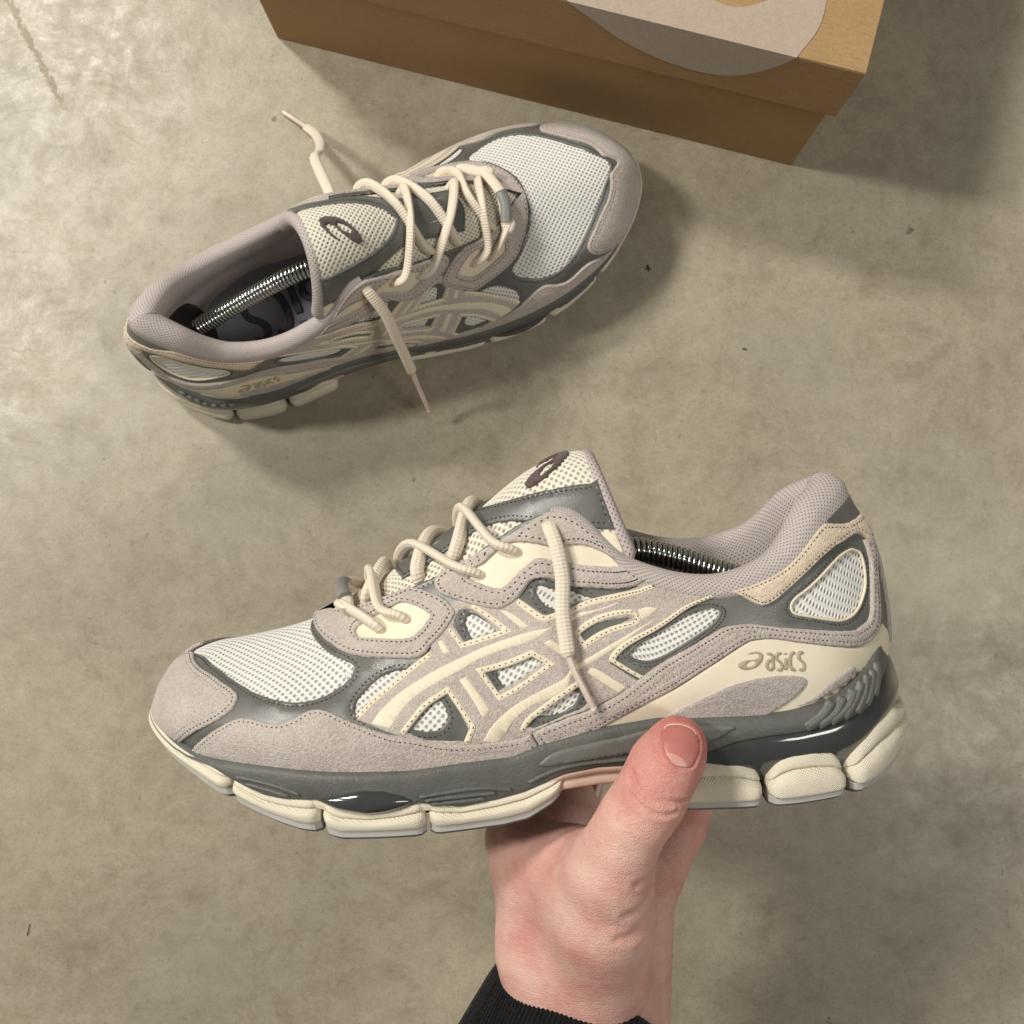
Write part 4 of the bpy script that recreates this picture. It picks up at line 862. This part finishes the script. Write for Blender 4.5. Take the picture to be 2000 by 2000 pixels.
# ------------------------------------------------------------------ lettering, laces (per shoe)
def shoe_marks(root, flip):
    """heel-counter lettering, tongue swirl and insole print; flip keeps them readable on the mirrored shoe"""
    bl, br, tr, tl = (np.array(UP.iso(np.array([q], float))[0]) for q in ((9.2, 1.4), (9.68, 1.15), (9.76, 1.567), (9.28, 1.833)))
    st, w = text_strokes('asics')
    # whole mark in a unit frame: swirl from -1.25..-.15, text 0..1
    def to_chart(p, q):
        if flip: p = .42 - (p - (-.32)) * 1.0 - .0 + .0 if False else (-.70 + 1.0) - p
        return bl + (br - bl) * p + (tl - bl) * q
    n = 0
    for s in st:
        line = np.array([to_chart(p / w, q * .92) for p, q in s]); line = even(crom(line, 6), .0007) if len(line) > 2 else line
        panel('logo_letter', UP, ribbon(line, .00135), M['print'], root, .0016, .00245 + n * .00002, (1,), is_iso=True, bev=.0003, jit=0); n += 1
    ro = [to_chart(-.70 + p * .64, -.06 + q * 1.12) for p, q in nrm_logo(RING_O)]; ri = [to_chart(-.70 + p * .64, -.06 + q * 1.12) for p, q in nrm_logo(RING_I)]
    panel('logo_swirl', UP, [ro, ri], M['print'], root, .0016, .0025, (1,), is_iso=True, bev=.0004, jit=0)
    # embroidered swirl on the tongue
    def emb(p, q):
        u, v = (p - .5) * .0225, (q - .5) * .0130
        du, dv = ((.98, -.17), (-.17, -.98)) if not flip else ((.41, -.91), (.91, .41))
        return np.array([.855 * TLEN + u * du[0] + v * dv[0], (.0058 if not flip else .001) + u * du[1] + v * dv[1]])
    tg = [c for c in root.children if c.name.split('.')[0] == 'tongue'][0]
    panel('embroidered_swirl', TO, [[emb(p, q) for p, q in nrm_logo(RING_O)], [emb(p, q) for p, q in nrm_logo(RING_I)]], M['embroidery'], tg, -.0002, .0011, (1,), is_iso=True, bev=.0008, puff=.0005)
    # insole print
    ino = [c for c in root.children if c.name.split('.')[0] == 'insole'][0]
    IS = Surf(lambda x, y: np.stack([x, y, ZI(x) + .0012], -1), lambda x, y: np.broadcast_to(np.array([0, 0, 1.0]), (len(x), 3)), lambda q: q, lambda q: q)
    def ins(p, q):                                        # reads along the shoe from the heel side
        y_ = (.5 - q) * .026 * (1 if not flip else -1); return np.array([.132 - p * .062 if True else 0, y_ + float(bend(.1))])
    for s in st: panel('insole_letter', IS, ribbon(even(crom(np.array([ins(p / w, q) for p, q in s]), 6), .002) if len(s) > 2 else np.array([ins(p / w, q) for p, q in s]), .0042), M['insole_print'], ino, -.0004, .0003, (1,), is_iso=True, bev=.0003, jit=0)
    panel('insole_swirl', IS, [[ins(-.50 + p * .42, -.1 + q * 1.2) for p, q in nrm_logo(RING_O)], [ins(-.50 + p * .42, -.1 + q * 1.2) for p, q in nrm_logo(RING_I)]], M['insole_print'], ino, -.0004, .0003, (1,), is_iso=True, bev=.0003, jit=0)

EYE = [(4.7, 3.2), (5.1, 3.283), (6.2, 3.55), (6.56, 3.567)]
TOP = (6.92, 3.78)
def E3(a, b, off): return S(a, b) + Nrm(a, b) * off
def lace_run(root, path, name='lace', r=(.0029, .0018)):
    V, F, uv = tube(np.array(path), r[0], r[1], 16, .0011, ripple=.0); return mk(name, V, F, M['lace'], root, uv=uv)
def tg_pt(x, t, off):
    s = np.interp(-x, -_td[:, 0], _ts) / TLEN
    return TS(s, t) + TNN(s, t) * off
def laces(root):
    # front bar with the grey clip
    a, b = EYE[0]
    q0 = E3(a, b, -.002); q1 = E3(a, b + .12, .0042); q2 = S(4.55, 3.9) + Nrm(4.55, 3.7) * .007
    half = [q0, q1, q2]; x = .2235
    mid = [tg_pt(x + .001, .55, .006), tg_pt(x + .003, 0, .0065), tg_pt(x + .001, -.55, .006)]
    m0, m1, m2 = E3(-a, b, -.002), E3(-a, b + .12, .0042), S(-4.55, 3.9) + Nrm(-4.55, 3.7) * .007
    lace_run(root, half + mid + [m2, m1, m0])
    V, F, uv = tube(np.array([tg_pt(x + .0012, .42, .0061), tg_pt(x + .003, .18, .0066), tg_pt(x + .0031, -.05, .0066)]), .0031, .0026, 14, .0008, ends=False); mk('lace_clip', V, F, M['sleeve_clip'], root, uv=uv)
    # crossings: from each hole over the tongue to the opposite facing
    rows = [(1, 1, 4.78, .211, .010, .0052), (1, -1, 4.80, .206, .012, .0040), (2, 1, 5.40, .189, .020, .0058), (2, -1, 5.62, .186, .012, .0040), (3, 1, 6.20, .170, .013, .0058), (3, -1, 5.95, .168, .014, .0042)]
    for k, sg, a2, xm, dx, hh in rows:
        a, b = EYE[k]
        p = [E3(sg * a, b, -.003), E3(sg * (a - .03), b + .12, .0032), E3(sg * (a - .13), min(3.97, b + .44), .0036 + (.0008 if sg > 0 else 0))]
        p += [tg_pt(xm + .40 * dx, sg * .12, hh), tg_pt(xm + .9 * dx, -sg * .42, max(.0036, hh - .002))]
        e = S(-sg * a2, 3.97); p += [e + np.array([0, sg * .004, -.003]), e + np.array([0, sg * .001, -.010])]
        lace_run(root, p)
def aglet_lace(root, path, tip):
    lc = lace_run(root, path)
    p = np.array(path[-1]); d = (np.array(path[-1]) - np.array(path[-2])); d /= np.linalg.norm(d)
    pts = [p - d * .001] + [np.array(t_) for t_ in tip]
    V, F, uv = tube(np.array(pts), .00135, .00125, 10, .001, ends=False); mk('aglet', V, F, M['aglet'], lc, uv=uv)

def copy_tree(o, parent=None):
    c = o.copy(); COL.objects.link(c); c.parent = parent
    for ch in list(o.children): copy_tree(ch, c)
    return c

shoeL = build_shoe()
laces(shoeL)
shoeR = copy_tree(shoeL)
shoe_marks(shoeL, False); shoe_marks(shoeR, True)

ML = Matrix(((-0.99824, 0.01435, -0.05754, 0.15986), (-0.05931, -0.2415, 0.96859, -0.08225), (0.0, 0.9703, 0.24192, 0.19040), (0, 0, 0, 1)))
shoeL.matrix_world = ML
shoeL['label'] = 'beige and grey running sneaker held up by the hand, side logo facing up'
YAW = 0.3748
MR = Matrix.Translation((-0.2272, 0.1030, 0.0)) @ Matrix.Rotation(YAW, 4, 'Z') @ Matrix.Diagonal((1, -1, 1, 1))
shoeR.matrix_world = MR
shoeR['label'] = 'beige and grey running sneaker standing on the concrete floor beside the shoe box'
def loc(Mx, p): return np.array(Mx.inverted() @ Vector(p))

# loose lace ends
l0 = E3(*TOP, -.004); l1 = E3(TOP[0], TOP[1], .0035)
drape = [(6.95, 3.45), (6.94, 3.0), (6.88, 2.55), (6.86, 2.1)]
aglet_lace(shoeL, [l0, l1] + [E3(a, b, .0058) for a, b in drape] + [E3(6.84, 1.86, .0062)], [E3(6.86, 1.6, .0056), E3(6.9, 1.2, .0052), E3(6.95, .86, .0050)])
m0 = E3(-TOP[0], TOP[1], -.004)
aglet_lace(shoeL, [m0, E3(-TOP[0], TOP[1], .004), E3(-7.0, 3.0, .008), E3(-6.9, 2.0, .010), E3(-6.7, 1.0, .012), loc(ML, (.0350, -.0930, .150))], [loc(ML, (.0338, -.1040, .150)), loc(ML, (.0288, -.1236, .145))])
aglet_lace(shoeR, [l0, l1] + [loc(MR, p) for p in ((-.0737, .1214, .098), (-.0701, .1129, .084), (-.0668, .1047, .066), (-.0646, .0987, .050))], [loc(MR, (-.0622, .0913, .034)), loc(MR, (-.0584, .0815, .018))])
aglet_lace(shoeR, [m0, E3(-TOP[0], TOP[1], .004)] + [loc(MR, p) for p in ((-.1129, .2067, .088), (-.1141, .2170, .070), (-.1189, .2321, .045), (-.1265, .2469, .022), (-.1354, .2574, .008))], [loc(MR, (-.1432, .2636, .004)), loc(MR, (-.1512, .2694, .0022))])

# ------------------------------------------------------------------ spring shoe trees inside the sneakers
def shoe_tree(Mx, label):
    root = thing('shoe_tree', label, 'shoe tree', 'spring shoe trees'); root.matrix_world = Mx
    ctr = even(crom(np.array([(50, 1, 70), (64, 0.5, 75), (79, 0, 80.3), (96, 0, 87), (113, 0, 91.5), (130, 0, 90), (150, 0, 80), (172, 0, 60)]) / 1000, 12), .0009)
    T = np.gradient(ctr, axis=0); T /= np.linalg.norm(T, axis=1, keepdims=True); L = np.r_[0, np.cumsum(np.linalg.norm(np.diff(ctr, axis=0), axis=1))]
    U = np.cross(T, np.array([0, 1.0, 0])); U /= np.linalg.norm(U, axis=1, keepdims=True); W = np.cross(T, U)
    pitch = .0021; n = int(L[-1] / pitch * 14); q = np.linspace(0, L[-1], n); ph = q / pitch * 2 * np.pi
    I = lambda A_: np.stack([np.interp(q, L, A_[:, k]) for k in range(3)], 1)
    cc, uu, ww = I(ctr), I(U), I(W)
    rad = np.cos(ph)[:, None] * uu + np.sin(ph)[:, None] * ww; hel = cc + rad * .0040
    t_ = np.gradient(hel, axis=0); t_ /= np.linalg.norm(t_, axis=1, keepdims=True); b_ = np.cross(t_, rad); sd = 8; th = np.linspace(0, 2 * np.pi, sd, endpoint=False)
    V = hel[:, None] + .00098 * (np.cos(th)[None, :, None] * rad[:, None] + np.sin(th)[None, :, None] * b_[:, None])
    mk('spring', V.reshape(-1, 3), grid_faces(n, sd, wrap_m=True), M['steel'], root)
    bm = bmesh.new(); bmesh.ops.create_uvsphere(bm, u_segments=28, v_segments=16, radius=1.0, matrix=Matrix.Translation((.042, 0, .066)) @ Matrix.Rotation(-.5, 4, 'Y') @ Matrix.Diagonal((.010, .019, .022, 1)))
    bm_obj('heel_knob', bm, M['black_plastic'], root, smooth=True)
    bm = bmesh.new(); bmesh.ops.create_uvsphere(bm, u_segments=28, v_segments=16, radius=1.0, matrix=Matrix.Translation((.205, -.002, .046)) @ Matrix.Diagonal((.045, .028, .014, 1)))
    bm_obj('toe_block', bm, M['black_plastic'], root, smooth=True)
shoe_tree(ML, 'steel spring shoe tree inside the sneaker held by the hand')
shoe_tree(MR, 'steel spring shoe tree inside the sneaker on the floor')

# ------------------------------------------------------------------ flecks of dirt lying on the concrete
def fleck(pts_list, r, label):
    bm_v, bm_f = [], []
    for pts in pts_list:
        V, F, _ = tube(np.array(pts), r, r, 6, .0008); bm_f += [tuple(i + len(bm_v) for i in f) for f in F]; bm_v += V.tolist()
    o = mk('fleck', bm_v, bm_f, M['black_plastic']); o['label'] = label; o['category'] = 'fleck'; o['group'] = 'flecks of dirt on the floor'
fleck([[(.0735, .1735, .0006), (.0742, .1712, .0014), (.0745, .1690, .0006)], [(.0742, .1712, .0012), (.0762, .1706, .0006)], [(.0742, .1712, .0012), (.0722, .1705, .0006)]], .00035, 'tiny dark three-pronged fleck on the concrete near the toe of the standing sneaker')
fleck([[(.1312, .1216, .0005), (.1326, .1212, .0009), (.1338, .1206, .0005)]], .0004, 'tiny dark sliver on the open concrete below the shoe box shadow')
fleck([[(-.3010, -.2270, .0004), (-.3016, -.2310, .0008), (-.3026, -.2345, .0004)]], .00025, 'thin dark sliver alone on the concrete, to the side of the wrist')
# ------------------------------------------------------------------ the hand (one continuous skin surface)
def cone(P, a, b, ra, rb):
    a = np.asarray(a, np.float32); d = np.asarray(b, np.float32) - a
    q = P - a; h = np.clip((q @ d) / float(d @ d), 0, 1); q = q - h[..., None] * d
    return np.sqrt((q * q).sum(-1)) - (ra + (rb - ra) * h)
def smin(a, b, k):
    h = np.maximum(k - np.abs(a - b), 0) / k; return np.minimum(a, b) - h * h * k * .25
def chain(P, pts, k=.004):
    d = None
    for (p, r), (q, s) in zip(pts[:-1], pts[1:]):
        c = cone(P, p, q, r, s); d = c if d is None else smin(d, c, k)
    return d
THUMB = [((.0543, -.0702, .2512), .0096), ((.0528, -.0735, .2522), .0109), ((.0488, -.0791, .2530), .0123), ((.0436, -.0897, .2535), .0126), ((.0378, -.0983, .2520), .0124), ((.0336, -.1082, .2480), .0130), ((.0305, -.1194, .2425), .0140), ((.0290, -.1400, .2290), .0172), ((.0300, -.1680, .2050), .0190)]
INDEX = [((-.0030, -.1215, .1880), .0124), ((-.0030, -.1180, .1560), .0108), ((.0000, -.1020, .1330), .0098), ((.0040, -.0780, .1300), .0090), ((.0070, -.0600, .1310), .0082)]
MIDDLE = [((.0190, -.1250, .1600), .0130), ((.0230, -.1140, .1370), .0110), ((.0320, -.0900, .1300), .0100), ((.0350, -.0640, .1300), .0090), ((.0360, -.0460, .1310), .0082)]
RING = [((.0450, -.1420, .1420), .0122), ((.0540, -.1180, .1320), .0106), ((.0610, -.0900, .1300), .0096), ((.0640, -.0680, .1310), .0086), ((.0650, -.0520, .1320), .0078)]
PINKY = [((.0610, -.1500, .1440), .0120), ((.0720, -.1300, .1400), .0106), ((.0830, -.1080, .1340), .0094), ((.0880, -.0900, .1320), .0080), ((.0900, -.0760, .1330), .0072)]
def hand_sdf(P):
    WR = (.0240, -.2050, .1780)
    palm = cone(P, (-.0030, -.1215, .1880), (.0060, -.1680, .1900), .0122, .0158)
    palm = smin(palm, cone(P, (.0060, -.1680, .1900), (.0180, -.2050, .1820), .0158, .0270), .012)
    palm = smin(palm, cone(P, (.0220, -.1340, .1580), (.0200, -.2000, .1720), .0140, .0240), .014)
    palm = smin(palm, cone(P, (.0450, -.1450, .1480), (.0300, -.2000, .1650), .0150, .0240), .014)
    palm = smin(palm, cone(P, (.0500, -.1600, .1500), (.0400, -.2100, .1620), .0170, .0225), .012)
    palm = smin(palm, cone(P, WR, (-.0250, -.3000, .1900), .0260, .0280), .020)
    th = chain(P, [(p_, r_ * (.965 if i_ < 6 else 1)) for i_, (p_, r_) in enumerate(THUMB)], .005)
    web = smin(cone(P, (.0000, -.1235, .1960), (.0160, -.1235, .2130), .0110, .0110), cone(P, (.0160, -.1235, .2130), (.0300, -.1190, .2330), .0110, .0130), .010)
    web = smin(web, cone(P, (.0080, -.1330, .2020), (.0270, -.1310, .2230), .0130, .0155), .012)
    web = smin(web, cone(P, (.0100, -.1450, .1980), (.0280, -.1450, .2180), .0150, .0175), .012)
    web = smin(web, cone(P, (.0140, -.1700, .1940), (.0300, -.1820, .1920), .0180, .0185), .014)
    d = smin(palm, web, .016); d = smin(d, th, .012)
    f = None
    for ch in (INDEX, MIDDLE, RING, PINKY):
        c = chain(P, ch, .004); f = c if f is None else smin(f, c, .002)
    return smin(d, f, .007)
def surface_nets(fn, lo, hi, h):
    ax = [np.arange(l, u, h, dtype=np.float32) for l, u in zip(lo, hi)]
    nx, ny, nz = map(len, ax); vals = np.empty((nx, ny, nz), np.float32)
    Y, Z = np.meshgrid(ax[1], ax[2], indexing='ij')
    for s in range(0, nx, 24):
        X = ax[0][s:s + 24]; G = np.empty((len(X), ny, nz, 3), np.float32)
        G[..., 0] = X[:, None, None]; G[..., 1] = Y[None]; G[..., 2] = Z[None]; vals[s:s + 24] = fn(G)
    ins = vals < 0
    cnt = sum(ins[i:nx - 1 + i, j:ny - 1 + j, k:nz - 1 + k].astype(np.int8) for i in (0, 1) for j in (0, 1) for k in (0, 1))
    act = (cnt > 0) & (cnt < 8); idx = -np.ones(act.shape, int); cells = np.argwhere(act); idx[act] = np.arange(len(cells))
    acc = np.zeros((len(cells), 3)); num = np.zeros(len(cells))
    cor = [(i, j, k) for i in (0, 1) for j in (0, 1) for k in (0, 1)]
    for a in cor:
        for axis in range(3):
            if a[axis]: continue
            b = list(a); b[axis] = 1
            va = vals[tuple((cells + a).T)]; vb = vals[tuple((cells + b).T)]; cr = (va < 0) != (vb < 0)
            t_ = np.where(cr, va / np.where(cr, va - vb, 1), 0); p = np.tile(np.array(a, float), (len(cells), 1)); p[:, axis] = t_
            acc[cr] += p[cr]; num[cr] += 1
    V = (cells + acc / num[:, None]) * h + np.array(lo); F = []
    for axis in range(3):
        u, w = [(1, 2), (2, 0), (0, 1)][axis]
        sl0 = [slice(None)] * 3; sl1 = [slice(None)] * 3; sl0[axis] = slice(0, -1); sl1[axis] = slice(1, None)
        A_, B_ = ins[tuple(sl0)], ins[tuple(sl1)]; e = np.argwhere(A_ != B_)
        e = e[(e[:, u] > 0) & (e[:, w] > 0) & (e[:, u] < vals.shape[u] - 1) & (e[:, w] < vals.shape[w] - 1)]
        sg = A_[tuple(e.T)]; du = np.zeros(3, int); du[u] = 1; dw = np.zeros(3, int); dw[w] = 1
        q = np.stack([idx[tuple((e - du - dw).T)], idx[tuple((e - dw).T)], idx[tuple(e.T)], idx[tuple((e - du).T)]], 1)
        q = np.where(sg[:, None], q, q[:, ::-1]); F.append(q[(q >= 0).all(1)])
    return V, np.concatenate(F)
def skin_mat():
    k = NB('skin'); co = k.obj()
    red = k.n('Attribute', attribute_name='flush').outputs['Fac']
    n1 = k.noise(co, 55, 4, .6); n2 = k.noise(co, 240, 3); n3 = k.noise(co, 1500, 2)
    base = k.ramp(n1, [(.3, C(222, 188, 172)), (.5, C(219, 176, 162)), (.7, C(206, 150, 140))])
    base = k.mix(k.rng(n2, .45, .75, 0, .3), base, C(200, 138, 128))
    col = k.mix(k.math('MULTIPLY', red, k.rng(n1, .25, .75, .7, 1.15)), base, C(192, 98, 92))
    vo = k.n('TexVoronoi', {'Vector': co, 'Scale': 900.0}, feature='DISTANCE_TO_EDGE').outputs[0]
    ln = k.n('TexNoise', {'Vector': k.n('Mapping', {'Vector': co, 'Rotation': (0, 0, .5), 'Scale': (260.0, 900.0, 300.0)}), 'Scale': 1.0, 'Detail': 2.0}).outputs[0]
    h = k.math('ADD', k.math('MULTIPLY', k.rng(vo, 0, .2), .5), k.math('ADD', n3, ln))
    return k.out(Base_Color=col, Roughness=.58, Normal=k.bump(h, .0003, .75), Subsurface_Weight=.10, Subsurface_Radius=(.008, .003, .0015), Subsurface_Scale=.5, Specular_IOR_Level=.4)
M['skin'] = skin_mat()
person = thing('person', 'left hand in a black ribbed sleeve cuff gripping the raised sneaker by its sole', 'person')
HV, HF = surface_nets(hand_sdf, (-.05, -.262, .108), (.115, -.030, .278), .0010)
def vnormals(V, F):
    N = np.zeros_like(V); n = np.cross(V[F[:, 2]] - V[F[:, 0]], V[F[:, 3]] - V[F[:, 1]])
    for i in range(4): np.add.at(N, F[:, i], n)
    return N / (np.linalg.norm(N, axis=1, keepdims=True) + 1e-12)
HN = vnormals(HV, HF)
CREASES = [([(.0369, -.0791), (.0375, -.0821), (.0405, -.0856), (.0447, -.0874), (.0489, -.0877), (.0531, -.0886), (.0549, -.0886)], .0011, .0009),
           ([(.0361, -.0859), (.0388, -.0889), (.0430, -.0913), (.0478, -.0924), (.0515, -.0918)], .0010, .0009),
           ([(.0404, -.0836), (.0440, -.0848), (.0476, -.0860)], .0006, .0008), ([(.0410, -.0880), (.0450, -.0895), (.0490, -.0900)], .0006, .0008),
           ([(.0386, -.1192), (.0417, -.1183), (.0448, -.1168)], .0006, .0014), ([(.0352, -.1319), (.0403, -.1303), (.0441, -.1274), (.0460, -.1249)], .0007, .0016),
           ([(.0330, -.1419), (.0382, -.1403), (.0433, -.1367), (.0466, -.1310)], .0008, .0018), ([(.0364, -.1436), (.0423, -.1413), (.0461, -.1387)], .0004, .0015)]
dz = np.zeros(len(HV)); upf = np.clip(HN[:, 2] * 3, 0, 1) * (HV[:, 2] > .19)
near = np.where(upf > 0)[0]
for L, dep, wd in CREASES:
    q = crom(np.array(L), 8); d = seg_dist(HV[near][:, :2], q[:-1], q[1:])
    fade = 1.0; dz[near] += -dep * np.exp(-(d / wd) ** 2) + dep * .35 * np.exp(-((d - 2.0 * wd) / wd) ** 2)
HV = HV + HN * (dz * upf)[:, None]
# nail bed groove
NAIL = np.array([(.0472, -.0665), (.0491, -.0630), (.0539, -.0624), (.0581, -.0638), (.0605, -.0670), (.0606, -.0706), (.0589, -.0742), (.0568, -.0765), (.0508, -.0755), (.0478, -.0713)])
nl = smooth_loop(NAIL, .0006, 80); dn = seg_dist(HV[near][:, :2], nl, np.roll(nl, -1, 0)); ii = inside(HV[near][:, :2], [nl])
HV[near, 2] += np.where(HV[near, 2] > .25, np.where(ii, -.0007 * np.clip(dn / .0008, 0, 1), .0006 * np.exp(-((dn - .0009) / .0009) ** 2)), 0)
gs = lambda c, r: np.exp(-((HV - np.array(c)) ** 2).sum(1) / r ** 2)
flush = .88 * np.clip(.85 * gs((.0535, -.066, .256), .018) + .45 * gs((.045, -.086, .26), .016) + .30 * gs((.016, -.128, .215), .022) + .28 * gs((.0, -.13, .19), .018) + .35 * gs((.075, -.13, .14), .03) + .18 * gs((.03, -.16, .22), .03), 0, .85)
hand = mk('hand', HV, HF, M['skin'], person, attr=('flush', flush))
def top_z(x, y):
    x = np.asarray(x, float); y = np.asarray(y, float); lo = np.full(x.shape, .2505); hi_ = np.full(x.shape, .285)
    for _ in range(22):
        m = (lo + hi_) / 2; ins_ = hand_sdf(np.stack([x, y, m], -1).astype(np.float32)) < 0; lo = np.where(ins_, m, lo); hi_ = np.where(ins_, hi_, m)
    return lo
def nailP(x, y): return np.stack([x, y, top_z(x, y)], -1)
def nailN(x, y):
    e = .0006; gx = (top_z(x + e, y) - top_z(x - e, y)) / (2 * e); gy = (top_z(x, y + e) - top_z(x, y - e)) / (2 * e)
    n = np.stack([-gx, -gy, np.ones_like(gx)], -1); return n / np.linalg.norm(n, axis=-1, keepdims=True)
NS = Surf(nailP, nailN, lambda q: q, lambda q: q)
M['nail'] = leather('thumbnail', C(180, 112, 104), .36, 260, .00004, .05)
M['lunula'] = leather('nail_moon', C(200, 150, 141), .36, 260, .00004, .04)
M['nail_edge'] = leather('nail_edge', C(222, 192, 176), .5)
no = panel('thumb_nail', NS, [NAIL], M['nail'], person, -.0006, .00035, (1,), is_iso=True, res=.0012, bev=.0007, jit=0, sharp=80)[0]
panel('nail_moon', NS, [[(.0479, -.0713), (.0500, -.0712), (.0528, -.0722), (.0550, -.0740), (.0566, -.0763), (.0536, -.0761), (.0508, -.0752), (.0492, -.0733)]], M['lunula'], no, .0002, .00048, (1,), is_iso=True, res=.0012, bev=.0004, jit=0, sharp=100)
panel('nail_edge', NS, ribbon(even(crom(np.array([(.0484, -.0642), (.0500, -.0630), (.0540, -.0627), (.0580, -.0641), (.0597, -.0662)]), 6), .0008), .0005), M['nail_edge'], no, .0001, .00055, (1,), is_iso=True, res=.001, bev=.0002, jit=0)

# sleeve with a ribbed knit cuff
def sleeve():
    k = NB('black_ribbed_knit'); co = k.obj(); n = k.noise(co, 900, 3); f = k.noise(co, 2500, 2)
    M['sleeve'] = k.out(Base_Color=k.mix(k.rng(n, .3, .7), C(10, 10, 11), C(23, 23, 24)), Roughness=.95, Normal=k.bump(k.math('ADD', n, f), .0006, .8), Sheen_Weight=.12, Specular_IOR_Level=.15)
    c = np.array([.0280, -.2020, .1745]); ax = np.array([-.44, -.74, .52]); ax /= np.linalg.norm(ax)
    e1 = np.cross(ax, [0, 0, 1.0]); e1 /= np.linalg.norm(e1); e2 = np.cross(e1, ax); nt = 640; th = np.linspace(0, 2 * np.pi, nt, endpoint=False)
    prof = [(.010, -.0035), (.003, -.003), (-.0006, -.0016), (-.0012, .0004), (.0, .0018), (.003, .0024)] + [(s, .0024 + .004 * (1 - math.exp(-s / .05))) for s in np.linspace(.006, .075, 26)] + [(s, .0075 + .012 * min(1, (s - .075) / .02)) for s in np.linspace(.078, .16, 16)]
    rows = []
    for i, (s, r) in enumerate(prof):
        amp = .00045 * np.clip((r + .0035) / .003, 0, 1) * (1 if s < .078 else 0.0)
        wav = .0012 * np.sin(3 * th + 1.0 + s * 40) * min(1, s / .03)
        rr = r + amp * np.cos(th * 150) + wav
        rows.append(c + ax * s + np.outer((.0445 + rr) * np.cos(th), e1) + np.outer((.0400 + rr) * np.sin(th), e2))
    V = np.stack(rows); o = mk('sleeve', V.reshape(-1, 3), grid_faces(V.shape[0], nt, wrap_m=True), M['sleeve'], person); fix_normals(o)
sleeve()
